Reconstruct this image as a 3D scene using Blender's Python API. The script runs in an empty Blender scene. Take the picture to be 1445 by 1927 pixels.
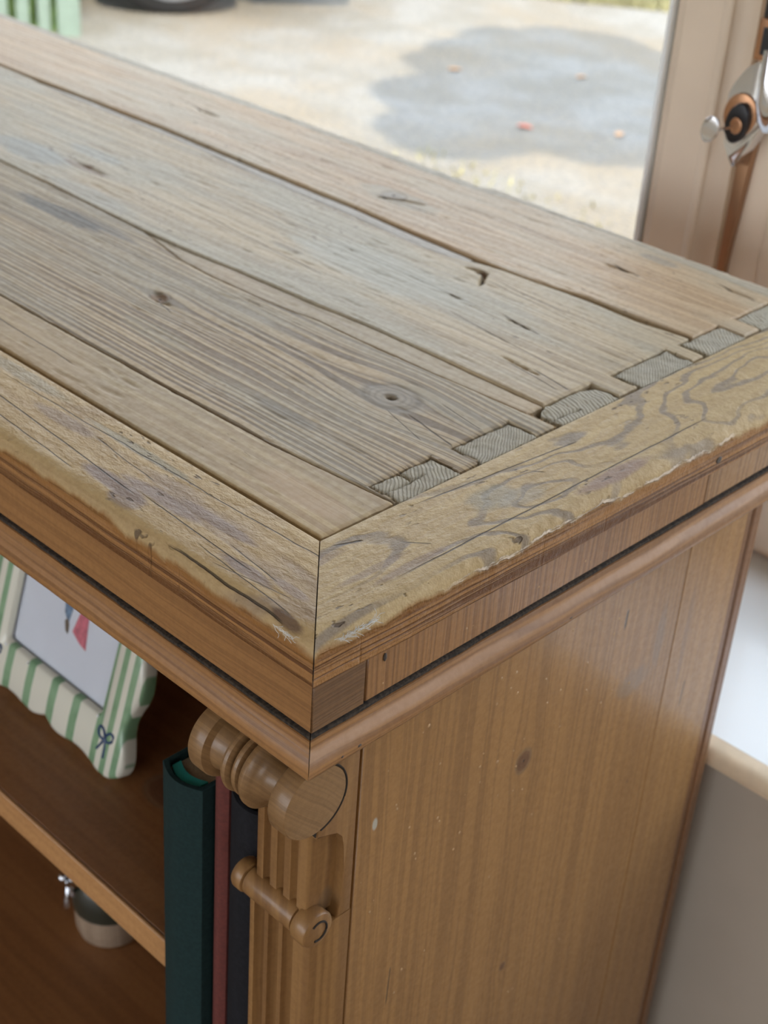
import bpy, bmesh, math, random
import numpy as np
from mathutils import Matrix, Vector
random.seed(7)
S = bpy.context.scene
COL = S.collection
PI = math.pi

# ------------------------------------------------------------------ camera
Rw = np.array([[0.71238045, 0.69915202, 0.06083219],
               [0.39930389, -0.33251952, -0.85439287],
               [-0.57712261, 0.6329433, -0.51605452]])
cam_pos = Vector((0.3974236, -0.39437472, 0.46704564))
cd = bpy.data.cameras.new('camera'); cam = bpy.data.objects.new('camera', cd); COL.objects.link(cam)
cd.sensor_fit = 'VERTICAL'; cd.sensor_height = 36; cd.sensor_width = 27
cd.lens = 2785.4 / 1927 * 36
cd.clip_start = .01; cd.clip_end = 200
M = Matrix(((Rw[0][0], -Rw[1][0], -Rw[2][0], cam_pos.x), (Rw[0][1], -Rw[1][1], -Rw[2][1], cam_pos.y),
            (Rw[0][2], -Rw[1][2], -Rw[2][2], cam_pos.z), (0, 0, 0, 1)))
# Rw rows are camera axes (x right, y down, z forward) written in world axes transposed
Rt = np.array(Rw)
M = Matrix(((Rt[0][0], -Rt[1][0], -Rt[2][0], cam_pos.x), (Rt[0][1], -Rt[1][1], -Rt[2][1], cam_pos.y),
            (Rt[0][2], -Rt[1][2], -Rt[2][2], cam_pos.z), (0, 0, 0, 1)))
cam.matrix_world = M
S.camera = cam
cd.dof.use_dof = True; cd.dof.focus_distance = .74; cd.dof.aperture_fstop = 11.5

# ------------------------------------------------------------------ world, sun, exposure
S.view_settings.view_transform = 'Standard'; S.view_settings.look = 'None'
S.view_settings.exposure = 0.0; S.view_settings.gamma = 1; S.view_settings.use_curve_mapping = False
try:
    S.cycles.use_denoising = True; S.cycles.max_bounces = 7; S.cycles.diffuse_bounces = 4; S.cycles.sample_clamp_indirect = 8
except Exception: pass
W = bpy.data.worlds.new('sky'); S.world = W; W.use_nodes = True
wn = W.node_tree.nodes; wl = W.node_tree.links; wn.clear()
tc = wn.new('ShaderNodeTexCoord'); sx = wn.new('ShaderNodeSeparateXYZ'); wl.new(tc.outputs['Generated'], sx.inputs[0])
rp = wn.new('ShaderNodeValToRGB'); wl.new(sx.outputs['Z'], rp.inputs[0])
rp.color_ramp.elements[0].position = 0; rp.color_ramp.elements[0].color = (.93, .96, 1, 1)
rp.color_ramp.elements[1].position = .7; rp.color_ramp.elements[1].color = (.76, .87, 1, 1)
bg = wn.new('ShaderNodeBackground'); bg.inputs[1].default_value = 3.75; wl.new(rp.outputs[0], bg.inputs[0])
wo = wn.new('ShaderNodeOutputWorld'); wl.new(bg.outputs[0], wo.inputs[0])
sd = bpy.data.lights.new('sun', 'SUN'); sun = bpy.data.objects.new('sun', sd); COL.objects.link(sun)
sd.energy = 5.4; sd.angle = .012; sd.color = (1, .86, .62)
SUN_DIR = Vector((-.5, .3, -.8)).normalized()
sun.rotation_euler = SUN_DIR.to_track_quat('-Z', 'Y').to_euler()

ZF = -.95      # floor
ZG = -1.10     # ground outside

# ------------------------------------------------------------------ shader graph helper
class G:
    def __init__(s, name):
        s.m = bpy.data.materials.new(name); s.m.use_nodes = True
        s.t = s.m.node_tree; s.t.nodes.clear(); s.l = s.t.links
    def n(s, typ): return s.t.nodes.new(typ)
    def put(s, sock, v):
        if hasattr(v, 'is_linked') or isinstance(v, bpy.types.NodeSocket): s.l.new(v, sock)
        elif isinstance(v, (tuple, list)):
            if len(sock.default_value) == 4 and len(v) == 3: v = (*v, 1)
            sock.default_value = v
        else: sock.default_value = v
    def math(s, op, a, b=None, c=None, clamp=False):
        x = s.n('ShaderNodeMath'); x.operation = op; x.use_clamp = clamp
        s.put(x.inputs[0], a)
        if b is not None: s.put(x.inputs[1], b)
        if c is not None: s.put(x.inputs[2], c)
        return x.outputs[0]
    def add(s, a, b): return s.math('ADD', a, b)
    def sub(s, a, b): return s.math('SUBTRACT', a, b)
    def mul(s, a, b): return s.math('MULTIPLY', a, b)
    def mx(s, a, b): return s.math('MAXIMUM', a, b)
    def mn(s, a, b): return s.math('MINIMUM', a, b)
    def ss(s, x, lo, hi, a=0., b=1.):
        r = s.n('ShaderNodeMapRange'); r.interpolation_type = 'SMOOTHSTEP'
        s.put(r.inputs[0], x); r.inputs[1].default_value = lo; r.inputs[2].default_value = hi
        r.inputs[3].default_value = a; r.inputs[4].default_value = b
        return r.outputs[0]
    def gauss(s, r2): return s.math('EXPONENT', s.mul(r2, -1.))
    def xyz(s, x, y, z):
        c = s.n('ShaderNodeCombineXYZ'); s.put(c.inputs[0], x); s.put(c.inputs[1], y); s.put(c.inputs[2], z); return c.outputs[0]
    def pos(s):
        t = s.n('ShaderNodeTexCoord'); q = s.n('ShaderNodeSeparateXYZ'); s.l.new(t.outputs['Object'], q.inputs[0])
        return q.outputs[0], q.outputs[1], q.outputs[2]
    def noise(s, vec, scale=1., detail=2., rough=.5, dist=0.):
        x = s.n('ShaderNodeTexNoise'); s.put(x.inputs['Vector'], vec); x.inputs['Scale'].default_value = scale
        x.inputs['Detail'].default_value = detail; x.inputs['Roughness'].default_value = rough; x.inputs['Distortion'].default_value = dist
        return x.outputs[0]
    def vor(s, vec, scale=1.):
        x = s.n('ShaderNodeTexVoronoi'); s.put(x.inputs['Vector'], vec); x.inputs['Scale'].default_value = scale
        return x.outputs[0]
    def mix(s, f, a, b, mode='MIX'):
        x = s.n('ShaderNodeMix'); x.data_type = 'RGBA'; x.blend_type = mode
        s.put(x.inputs[0], f); s.put(x.inputs[6], a); s.put(x.inputs[7], b); return x.outputs[2]
    def out(s, color, rough=.5, metal=0., bump=None, bstr=.3, bdist=.001, coat=0., coat_r=.1, spec=.5, trans=0., emis=None, sheen=0.):
        p = s.n('ShaderNodeBsdfPrincipled'); s.put(p.inputs['Base Color'], color); s.put(p.inputs['Roughness'], rough)
        s.put(p.inputs['Metallic'], metal); p.inputs['Specular IOR Level'].default_value = spec
        p.inputs['Coat Weight'].default_value = coat; s.put(p.inputs['Coat Roughness'], coat_r)
        p.inputs['Transmission Weight'].default_value = trans
        if emis: p.inputs['Emission Color'].default_value = (*emis[0], 1); p.inputs['Emission Strength'].default_value = emis[1]
        if bump is not None:
            b = s.n('ShaderNodeBump'); b.inputs['Strength'].default_value = bstr; b.inputs['Distance'].default_value = bdist
            s.put(b.inputs['Height'], bump); s.l.new(b.outputs[0], p.inputs['Normal'])
        o = s.n('ShaderNodeOutputMaterial'); s.l.new(p.outputs[0], o.inputs[0]); return s.m

def plain(name, col, rough=.5, metal=0., var=.12, scale=30., bstr=.1, **k):
    g = G(name); x, y, z = g.pos(); v = g.xyz(x, y, z)
    n = g.noise(v, scale, 3)
    c = g.mix(g.ss(n, .3, .7), tuple(a * (1 - var) for a in col), tuple(min(1, a * (1 + var)) for a in col))
    return g.out(c, rough, metal, bump=n, bstr=bstr, **k)

def wood(name, axis='x', light=(.5, .38, .22), dark=(.3, .2, .1), fig=(.3, .22, .17), figamt=0., figscale=(4, 22), figk=9., bumps=(), brklo=.38,
         fine=.5, ring=.5, ringfreq=330., warp=.004, knots=(), cracks=(), stains=(), side=None, sidez=(.046, .053), gray=None, gray_amt=0.,
         rough=.5, coat=0., coat_r=.15, bstr=.35, bdist=.0008, dents=0., seed=0., spec=.5, splinter=None, end=False, pits=0., vary=.5, figside=1.):
    """knots: (u,v,L,W,discr,kind) cracks: (u0,v0,u1,v1,width,wobble) stains: (u,v,lu,lv,col,strength)"""
    g = G(name); x, y, z = g.pos()
    u, v, w = {'x': (x, y, z), 'y': (y, x, z), 'z': (z, y, x)}[axis]
    sw = g.add(w, seed)
    n1 = g.noise(g.xyz(g.mul(u, 3.), g.mul(v, 11.), g.mul(sw, 9.)), 1, 2)
    V = g.add(v, g.mul(g.sub(n1, .5), warp * 4))
    n1b = g.noise(g.xyz(g.mul(u, 14.), g.mul(v, 30.), g.mul(sw, 20.)), 1, 2)
    V = g.add(V, g.mul(g.sub(n1b, .5), warp))
    for (ku, kv, L, Wd, dr, kind) in knots:
        du = g.mul(g.sub(u, ku), 1 / L); dv = g.mul(g.sub(v, kv), 1 / Wd)
        gs = g.gauss(g.add(g.mul(du, du), g.mul(dv, dv)))
        V = g.sub(V, g.mul(g.mul(g.sub(v, kv), .8), gs))
    Vw = g.add(V, g.mul(sw, 1.))
    ringn = g.noise(g.xyz(g.mul(u, 2.2), g.mul(Vw, ringfreq), seed), 1, 1, .4)
    finen = g.noise(g.xyz(g.mul(u, 26.), g.mul(Vw, ringfreq * 4), seed + 3), 1, 2, .6)
    broad = g.noise(g.xyz(g.mul(u, 2.5), g.mul(Vw, 26.), seed + 9), 1, 3, .55)
    t = g.add(g.mul(g.ss(ringn, .42, .60), ring), g.mul(g.sub(finen, .5), fine))
    t = g.add(t, g.mul(g.sub(broad, .5), vary * 1.4))
    t = g.math('ADD', t, .12, clamp=True)
    col = g.mix(t, light, dark)
    height = g.sub(g.mul(finen, .5 * fine), g.mul(g.ss(ringn, .42, .62), .55 * ring))
    if figamt:
        F = g.noise(g.xyz(g.mul(u, figscale[0]), g.mul(V, figscale[1]), g.mul(sw, 6.)), 1, 1.5, .45)
        wa = g.sub(g.noise(g.xyz(g.mul(u, 16.), g.mul(v, 16.), seed + 21), 1, 3), .5); wb_ = g.sub(g.noise(g.xyz(g.mul(u, 12.), g.mul(v, 30.), seed + 31), 1, 3), .5)
        for (bu, bv, bl, bw, A) in bumps:
            du = g.mul(g.add(g.sub(u, bu), g.mul(wa, .12)), 1 / bl); dv = g.mul(g.add(g.sub(v, bv), g.mul(wb_, .035)), 1 / bw)
            F = g.add(F, g.mul(g.gauss(g.add(g.mul(du, du), g.mul(dv, dv))), A))
        band = g.math('SINE', g.mul(F, figk * 2 * PI))
        b = g.ss(band, .5, .95)
        brk = g.ss(g.noise(g.xyz(g.mul(u, 9.), g.mul(v, 30.), seed + 5), 1, 2), brklo, brklo + .22)
        col = g.mix(g.mul(g.mul(b, brk), figamt), col, fig)
        height = g.sub(height, g.mul(b, .15))
    if gray:
        gn = g.ss(g.noise(g.xyz(g.mul(u, 5.), g.mul(v, 17.), seed + 7), 1, 3, .6), .36, .66)
        col = g.mix(g.mul(gn, gray_amt), col, gray)
    mott = g.noise(g.xyz(x, y, z), 260, 4, .65)
    col = g.mix(g.ss(mott, .3, .75, 0., .28), col, g.mix(1., col, (.55, .5, .45), 'MULTIPLY'))
    edge = g.mul(g.sub(g.noise(g.xyz(g.mul(u, 60.), g.mul(v, 120.), w), 1, 3), .5), 1.1)
    for (su, sv, lu, lv, sc, st) in stains:
        du = g.mul(g.sub(u, su), 1 / lu); dv = g.mul(g.sub(v, sv), 1 / lv)
        r2 = g.add(g.add(g.mul(du, du), g.mul(dv, dv)), edge)
        m = g.ss(r2, .35, 1.2, st, 0.)
        col = g.mix(m, col, sc)
    for (ku, kv, L, Wd, dr, kind) in knots:
        du = g.mul(g.sub(u, ku), 1 / (dr * 1.25)); dv = g.mul(g.sub(v, kv), 1 / dr)
        r = g.math('SQRT', g.add(g.mul(du, du), g.mul(dv, dv)))
        rr = g.add(r, g.mul(edge, .25))
        rings = g.math('SINE', g.mul(rr, 26.))
        kc = (.30, .25, .19) if kind == 'gray' else ((.12, .05, .025) if kind == 'dark' else (.2, .11, .05))
        kcol = g.mix(g.ss(rings, -.6, .9, 0., .45), kc, tuple(a * .5 for a in kc))
        col = g.mix(g.ss(rr, .7, 1.05, .8, 0.), col, kcol)
        col = g.mix(g.ss(rr, .09, .19, 1., 0.), col, (.03, .015, .01))
        lip = g.gauss(g.mul(g.mul(g.sub(rr, 1.), g.sub(rr, 1.)), 40.))
        col = g.mix(g.mul(lip, .45), col, (.12, .09, .06))
        height = g.sub(height, g.add(g.ss(rr, .1, .22, 2.5, 0.), g.mul(lip, .6)))
    for (u0, v0, u1, v1, wd, wob) in cracks:
        sl = (v1 - v0) / (u1 - u0)
        wn_ = g.mul(g.sub(g.noise(g.xyz(g.mul(u, 28.), v0 * 91, seed), 1, 3), .5), wob)
        d = g.math('ABSOLUTE', g.add(g.sub(g.sub(v, v0), g.mul(g.sub(u, u0), sl)), wn_))
        ua, ub = min(u0, u1), max(u0, u1); fe = (ub - ua) * .18 + .001
        rng = g.mul(g.ss(u, ua - .001, ua + fe), g.ss(u, ub - fe * .4, ub + .001, 1., 0.))
        m = g.mul(g.ss(d, wd * .35, wd, 1., 0.), rng)
        col = g.mix(g.mul(m, .85), col, (.05, .035, .022))
        height = g.sub(height, g.mul(m, 1.8))
    if pits:
        pn = g.noise(g.xyz(g.mul(u, 90.), g.mul(v, 260.), w), 1, 2)
        pz = g.ss(g.noise(g.xyz(g.mul(u, 12.), g.mul(v, 25.), seed), 1, 2), .5, .62)
        pm = g.mul(g.ss(pn, .62, .7), pz)
        col = g.mix(g.mul(pm, pits), col, (.09, .06, .04)); height = g.sub(height, g.mul(pm, pits))
    if dents:
        dn = g.noise(g.xyz(g.mul(u, 55.), g.mul(v, 90.), g.mul(w, 60.)), 1, 4, .7)
        height = g.add(height, g.mul(g.sub(dn, .5), dents))
    R = g.ss(mott, .3, .7, rough - .06, rough + .08)
    if side:
        zz = g.add(z, g.mul(g.sub(g.noise(g.xyz(g.mul(x, 34.), g.mul(y, 34.), 0.), 1, 6, .62), .5), .015)); zz = g.add(zz, g.mul(g.sub(g.noise(g.xyz(g.mul(x, 13.), g.mul(y, 13.), 3.), 1, 2), .5), .012))
        sm = g.ss(zz, sidez[0], sidez[1], 1., 0.)
        st = g.add(g.ss(g.noise(g.xyz(g.mul(u, 3.), g.mul(g.add(z, g.mul(n1b, .002)), 330.), seed), 1, 2), .4, .62), g.mul(g.sub(broad, .5), .7))
        sc = g.mix(st, side[0], side[1])
        edgeband = g.ss(g.math('ABSOLUTE', g.sub(zz, sidez[0] + .0004)), .0008, .0042, 1., 0.)
        col = g.mix(sm, col, sc)
        col = g.mix(g.mul(edgeband, .75), col, (.27, .125, .035))
        if splinter:
            sb = g.ss(g.math('ABSOLUTE', g.sub(zz, sidez[0] + .0034)), .0006, .0016, 1., 0.)
            sb = g.mul(sb, g.mul(g.ss(u, splinter[0], splinter[0] + .05), g.ss(u, splinter[1] - .04, splinter[1], 1., 0.)))
            sb = g.mul(sb, g.ss(g.noise(g.xyz(g.mul(u, 70.), g.mul(v, 300.), g.mul(z, 300.)), 1, 3), .38, .55))
            col = g.mix(g.mul(sb, .85), col, (.74, .62, .5)); height = g.add(height, g.mul(sb, .8))
        R = g.sub(R, g.mul(sm, .12))
        height = g.sub(height, g.mul(g.mul(g.ss(st, .3, 1.), sm), .5))
    return g.out(col, R, bump=height, bstr=bstr, bdist=bdist, coat=coat, coat_r=coat_r, spec=spec)

# ------------------------------------------------------------------ mesh helpers
def link(name, me, mat, parent=None, smooth=False, label=None, cat=None, group=None, kind=None):
    o = bpy.data.objects.new(name, me); COL.objects.link(o)
    if mat: me.materials.append(mat)
    if smooth:
        me.polygons.foreach_set('use_smooth', [True] * len(me.polygons))
    if parent:
        o.parent = parent; o.matrix_parent_inverse = parent.matrix_basis.inverted()
    tag(o, label, cat, group, kind); return o
def tag(o, label=None, cat=None, group=None, kind=None):
    if label: o['label'] = label
    if cat: o['category'] = cat
    if group: o['group'] = group
    if kind: o['kind'] = kind
def empty(name, loc, label=None, cat=None, group=None, kind=None):
    o = bpy.data.objects.new(name, None); COL.objects.link(o); o.location = loc; o.empty_display_size = .05
    tag(o, label, cat, group, kind); return o
def pyd(name, V, F, mat, parent=None, smooth=False, sharp=None, **k):
    me = bpy.data.meshes.new(name); me.from_pydata([tuple(map(float, v)) for v in V], [], [tuple(int(i) for i in f) for f in F]); me.update()
    o = link(name, me, mat, parent, smooth, **k)
    if sharp: 
        me.polygons.foreach_set('use_smooth', [True] * len(me.polygons)); me.set_sharp_from_angle(angle=math.radians(sharp))
    return o
def bm_obj(name, bm, mat, parent=None, sharp=None, **k):
    me = bpy.data.meshes.new(name); bmesh.ops.recalc_face_normals(bm, faces=bm.faces); bm.to_mesh(me); bm.free()
    o = link(name, me, mat, parent, **k)
    if sharp:
        me.polygons.foreach_set('use_smooth', [True] * len(me.polygons)); me.set_sharp_from_angle(angle=math.radians(sharp))
    return o
def box(name, a, b, mat, parent=None, bev=0., seg=1, **k):
    bm = bmesh.new(); bmesh.ops.create_cube(bm, size=1)
    for v in bm.verts:
        v.co = Vector(((a[0] + b[0]) / 2 + v.co.x * (b[0] - a[0]), (a[1] + b[1]) / 2 + v.co.y * (b[1] - a[1]), (a[2] + b[2]) / 2 + v.co.z * (b[2] - a[2])))
    if bev: bmesh.ops.bevel(bm, geom=bm.edges[:], offset=bev, segments=seg, affect='EDGES', profile=.7)
    return bm_obj(name, bm, mat, parent, sharp=40 if bev else None, **k)
def extr(name, pts, fn, h0, h1, mat, parent=None, bev=0., sharp=35, **k):
    """polygon pts (a,b) extruded from h0 to h1, fn(a,b,h)->xyz"""
    bm = bmesh.new(); n = len(pts)
    lo = [bm.verts.new(fn(a, b, h0)) for a, b in pts]; hi = [bm.verts.new(fn(a, b, h1)) for a, b in pts]
    f1 = bm.faces.new(lo[::-1]); f2 = bm.faces.new(hi)
    for i in range(n): bm.faces.new((lo[i], lo[(i + 1) % n], hi[(i + 1) % n], hi[i]))
    if bev:
        es = [e for e in bm.edges if (e in f1.edges[:] or e in f2.edges[:])]
        bmesh.ops.bevel(bm, geom=es, offset=bev, segments=3, affect='EDGES', profile=.5)
    return bm_obj(name, bm, mat, parent, sharp=sharp, **k)
def lathe(name, prof, fn, mat, parent=None, n=40, **k):
    """prof (t,r); fn(t, a, b)-> xyz with a,b = r cos, r sin"""
    V = []; F = []
    for t, r in prof:
        for i in range(n):
            th = 2 * PI * i / n; V.append(fn(t, r * math.cos(th), r * math.sin(th)))
    for j in range(len(prof) - 1):
        for i in range(n):
            F.append((j * n + i, j * n + (i + 1) % n, (j + 1) * n + (i + 1) % n, (j + 1) * n + i))
    F.append(tuple(range(n))[::-1]); F.append(tuple((len(prof) - 1) * n + i for i in range(n)))
    bm = bmesh.new(); vs = [bm.verts.new(v) for v in V]
    for f in F: bm.faces.new([vs[i] for i in f])
    return bm_obj(name, bm, mat, parent, sharp=35, **k)
def tube(name, pts, r, mat, parent=None, n=10, flat=1., closed=False, **k):
    V = []; F = []; m = len(pts); P = [Vector(p) for p in pts]
    for i in range(m):
        t = (P[(i + 1) % m] - P[i - 1]) if closed else (P[min(i + 1, m - 1)] - P[max(i - 1, 0)])
        t.normalize(); up = Vector((0, 0, 1)) if abs(t.z) < .9 else Vector((1, 0, 0))
        s = t.cross(up).normalized(); q = s.cross(t)
        rr = r[i] if isinstance(r, (list, tuple)) else r
        for j in range(n):
            a = 2 * PI * j / n; V.append(P[i] + s * math.cos(a) * rr + q * math.sin(a) * rr * flat)
    for i in range(m if closed else m - 1):
        for j in range(n): F.append((i * n + j, i * n + (j + 1) % n, ((i + 1) % m) * n + (j + 1) % n, ((i + 1) % m) * n + j))
    if not closed: F.append(tuple(range(n))[::-1]); F.append(tuple((m - 1) * n + j for j in range(n)))
    bm = bmesh.new(); vs = [bm.verts.new(v) for v in V]
    for f in F: bm.faces.new([vs[i] for i in f])
    return bm_obj(name, bm, mat, parent, sharp=50, **k)

_rng = np.random.RandomState(11); _T = _rng.rand(256, 256)
def vn(x, y=0., seed=0):
    x = np.asarray(x, float) + seed * 17.31; y = np.asarray(y, float) + seed * 5.77
    xi = np.floor(x).astype(int); yi = np.floor(y).astype(int); fx = x - xi; fy = y - yi
    fx = fx * fx * (3 - 2 * fx); fy = fy * fy * (3 - 2 * fy)
    g = lambda i, j: _T[i % 256, j % 256]
    return (g(xi, yi) * (1 - fx) + g(xi + 1, yi) * fx) * (1 - fy) + (g(xi, yi + 1) * (1 - fx) + g(xi + 1, yi + 1) * fx) * fy
def fbm(x, y=0., seed=0, oct=3):
    s = 0; a = .5; t = 0
    for o in range(oct): s = s + a * vn(np.asarray(x) * 2 ** o, np.asarray(y) * 2 ** o, seed + o); t += a; a *= .5
    return s / t - .5

# ------------------------------------------------------------------ materials
GRY = (.38, .345, .265)
GROOVE = (.1, .07, .045)
SIDE = ((.35, .175, .064), (.13, .055, .02))
BLUE = (.2, .2, .185)
PUR = (.27, .2, .16)
m_p1 = wood('pine_plank_pale', 'x', (.52, .39, .22), (.34, .23, .13), ring=.5, ringfreq=210, fine=.35, gray=GRY, gray_amt=.35, seed=1.3, rough=.58, spec=.3, pits=.5, dents=.5, warp=.003,
            stains=[(-.1, .085, .04, .012, (.5, .35, .22), .5), (-.33, .085, .05, .014, (.44, .33, .2), .5)], cracks=[(-.5, .088, -.3, .082, .0006, .002)])
m_p2 = wood('pine_plank_striped', 'x', (.51, .39, .24), (.19, .135, .085), ring=.85, ringfreq=370, fine=.4, gray=GRY, gray_amt=.55, seed=2.1, rough=.58, spec=.3, bstr=.5, pits=.35, dents=.35, warp=.003,
            knots=[(-.1494, .2039, .05, .028, .0150, 'gray'), (-.3549, .188, .03, .013, .0065, 'red')],
            cracks=[(-.128, .196, -.083, .187, .0009, .002), (-.27, .243, -.33, .236, .0005, .001), (-.125, .222, -.085, .215, .0006, .002), (-.14, .19, -.10, .178, .0005, .002), (-.352, .183, -.33, .178, .0007, .001), (-.46, .24, -.70, .243, .0007, .002)],
            stains=[(-.5312, .229, .06, .010, (.12, .115, .105), .75), (-.49, .236, .05, .006, (.13, .115, .1), .6), (-.175, .139, .03, .006, (.2, .17, .13), .6), (-.12, .222, .05, .011, (.28, .25, .19), .5), (-.148, .203, .026, .016, (.3, .27, .22), .6), (-.31, .15, .04, .01, (.33, .29, .2), .4), (-.62, .2, .08, .02, (.3, .26, .19), .4)])
m_s1 = wood('pine_sliver', 'x', (.50, .39, .26), (.34, .25, .17), ring=.4, fine=.4, gray=GRY, gray_amt=.4, seed=2.9, rough=.58, spec=.3)
m_s2 = wood('pine_sliver_grey', 'x', (.52, .48, .42), (.36, .31, .26), ring=.4, fine=.4, seed=2.2, rough=.55, spec=.3)
m_p3 = wood('pine_plank_silvered', 'x', (.53, .42, .27), (.31, .235, .15), ring=.5, ringfreq=260, fine=.5, gray=(.39, .365, .29), gray_amt=.65, seed=3.7, rough=.52, spec=.3, bstr=.5, pits=.6, dents=.3,
            knots=[(-.2482, .4006, .03, .01, .0042, 'dark'), (-.606, .31, .03, .012, .004, 'red')],
            cracks=[(-.2485, .4015, -.233, .386, .0017, .0005), (-.235, .398, -.16, .392, .0006, .001), (-.24, .393, -.15, .385, .0005, .001), (-.47, .315, -.31, .304, .0005, .002), (-.12, .304, -.085, .298, .0009, .001), (-.19, .355, -.15, .349, .0007, .001),
                    (-.14, .30, -.09, .292, .0006, .002), (-.22, .33, -.10, .316, .0006, .003), (-.5, .36, -.2, .352, .0004, .002)],
            stains=[(-.6666, .296, .055, .018, (.3, .31, .29), .7), (-.63, .335, .04, .01, (.3, .31, .29), .5), (-.37, .32, .02, .004, (.2, .17, .13), .5), (-.55, .27, .06, .012, (.33, .31, .26), .5), (-.606, .306, .03, .005, (.2, .12, .07), .6), (-.30, .345, .09, .03, (.41, .40, .34), .5)])
m_p4 = wood('pine_plank_back', 'x', (.56, .40, .24), (.36, .24, .14), ring=.5, ringfreq=230, fine=.45, gray=(.47, .43, .33), gray_amt=.55, seed=4.4, rough=.5, spec=.3, bstr=.5, pits=.5, dents=.3,
            knots=[(-.404, .4686, .09, .02, .009, 'gray')],
            cracks=[(-.2, .495, -.17, .49, .0012, .001), (-.13, .528, -.09, .522, .001, .001), (-.38, .458, -.30, .476, .0006, .003), (-.42, .46, -.35, .463, .0007, .004), (-.7, .495, -.66, .49, .0009, .002), (-.3, .50, -.25, .497, .0006, .002)],
            stains=[(-.4, .468, .045, .016, (.33, .3, .23), .6), (-.72, .52, .03, .006, (.38, .3, .18), .5), (-.18, .53, .02, .006, (.27, .25, .21), .6), (-.75, .46, .035, .005, (.4, .27, .14), .5)])
m_p5 = wood('weathered_back_strip', 'x', (.50, .43, .32), (.28, .22, .16), ring=.5, fine=.6, seed=5.2, rough=.6, bstr=.7, gray=(.42, .39, .31), gray_amt=.6, pits=.8, dents=.8)
m_front = wood('pine_front_board', 'x', (.50, .36, .18), (.34, .22, .11), ring=.2, ringfreq=150, fine=.25, fig=PUR, figamt=.6, figscale=(2.6, 17), figk=5.5, brklo=.42, seed=6.1, rough=.55, spec=.3, bstr=.95, bdist=.0014, dents=1.9, pits=.8,
               side=SIDE, sidez=(.0492, .0512),
               stains=[(-.172, .0135, .030, .0065, PUR, .95), (-.142, .023, .035, .006, PUR, .9), (-.105, .030, .035, .0045, PUR, .85), (-.155, .008, .014, .007, PUR, .8), (-.062, .012, .022, .0045, PUR, .9), (-.036, .017, .015, .004, PUR, .7),
                       (-.19, .046, .05, .004, (.33, .3, .22), .7), (-.25, .035, .03, .006, PUR, .6), (-.31, .05, .05, .006, (.36, .31, .22), .7), (-.02, .001, .012, .003, (.12, .07, .05), .8)],
               cracks=[(-.33, .026, -.155, .0145, .0006, .001), (-.155, .018, -.06, .013, .0005, .001), (-.33, .041, -.03, .0475, .0005, .004), (-.30, .012, -.2, .006, .0005, .002), (-.085, .021, -.045, .0165, .0004, .001),
                       (-.11, .0, -.02, -.001, .0006, .003), (-.22, .037, -.16, .031, .0004, .003), (-.1, .01, -.02, .003, .0004, .003), (-.08, .004, -.03, .012, .0003, .002)])
m_end = wood('pine_breadboard_end', 'y', (.50, .37, .19), (.34, .23, .12), ring=.2, ringfreq=150, fine=.25, fig=(.25, .2, .15), figamt=.85, figscale=(4.5, 19), figk=10., brklo=.28, bumps=[(.46, -.022, .20, .030, .55), (.185, -.020, .06, .026, .30), (.05, -.07, .09, .04, .35)], seed=8.3, splinter=(.07, .36), rough=.55, spec=.3, bstr=.95, bdist=.0014, dents=1.9, pits=.8,
             side=SIDE, sidez=(.0498, .0516),
             stains=[(.235, -.002, .035, .006, (.30, .21, .17), .85), (.16, -.03, .018, .012, (.3, .28, .22), .6), (.175, -.02, .02, .008, (.3, .27, .22), .5), (.04, -.045, .025, .004, PUR, .5), (.06, -.022, .03, .003, PUR, .5), (.08, -.012, .03, .0035, PUR, .6)],
             cracks=[(.05, -.009, .34, -.008, .0006, .002), (.12, -.052, .25, -.04, .0006, .002), (.09, -.03, .10, -.02, .0006, .001), (.2, -.035, .205, -.03, .0008, .001), (.06, -.05, .075, -.045, .001, .002)])
m_rail = wood('varnished_rail', 'x', SIDE[0], SIDE[1], ring=.3, ringfreq=520, fine=.45, seed=9.5, rough=.36, coat=.15, bstr=.3, vary=.7)
def varn(name, axis, seed, light=SIDE[0], dark=SIDE[1], **k):
    d = dict(ring=.45, ringfreq=420, fine=.45, rough=.38, coat=.2, coat_r=.16, bstr=.35, vary=.6); d.update(k)
    return wood(name, axis, light, dark, seed=seed, **d)
m_vz1 = varn('varnished_pine_upright', 'z', 1.1)
m_vz2 = varn('varnished_pine_upright_b', 'z', 4.6, light=(.36, .2, .085))
m_endg = varn('varnished_end_grain', 'y', 7.2, light=(.2, .105, .045), dark=(.12, .06, .025), ringfreq=700, ring=.6)
m_mould_x = varn('varnished_moulding_front', 'x', 2.2, light=(.37, .185, .068), dark=(.15, .065, .023), ringfreq=300, coat=.12, rough=.42)
m_mould_y = varn('varnished_moulding_side', 'y', 3.2, light=(.37, .185, .068), dark=(.15, .065, .023), ringfreq=300, coat=.12, rough=.42)
m_panel = varn('varnished_side_panel', 'z', 5.5, light=(.35, .18, .058), dark=(.19, .09, .028), ringfreq=360, ring=.4, fine=.35, coat=.35, coat_r=.09, rough=.42, bstr=.15,
               knots=[(-.1347, .1971, .035, .014, .0072, 'dark'), (-.3251, .2067, .02, .008, .003, 'dark'), (-.2284, .3283, .01, .004, .0012, 'dark')],
               cracks=[(-.062, .2893, -.078, .2885, .0016, .0005), (-.235, .0876, -.27, .086, .0008, .001), (-.30, .085, -.36, .0845, .0006, .001)],
               stains=[(-.13, .31, .012, .02, (.2, .13, .08), .6), (-.105, .335, .03, .006, (.2, .13, .08), .6), (-.104, .0632, .005, .0024, (.42, .4, .33), .9)])
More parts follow.
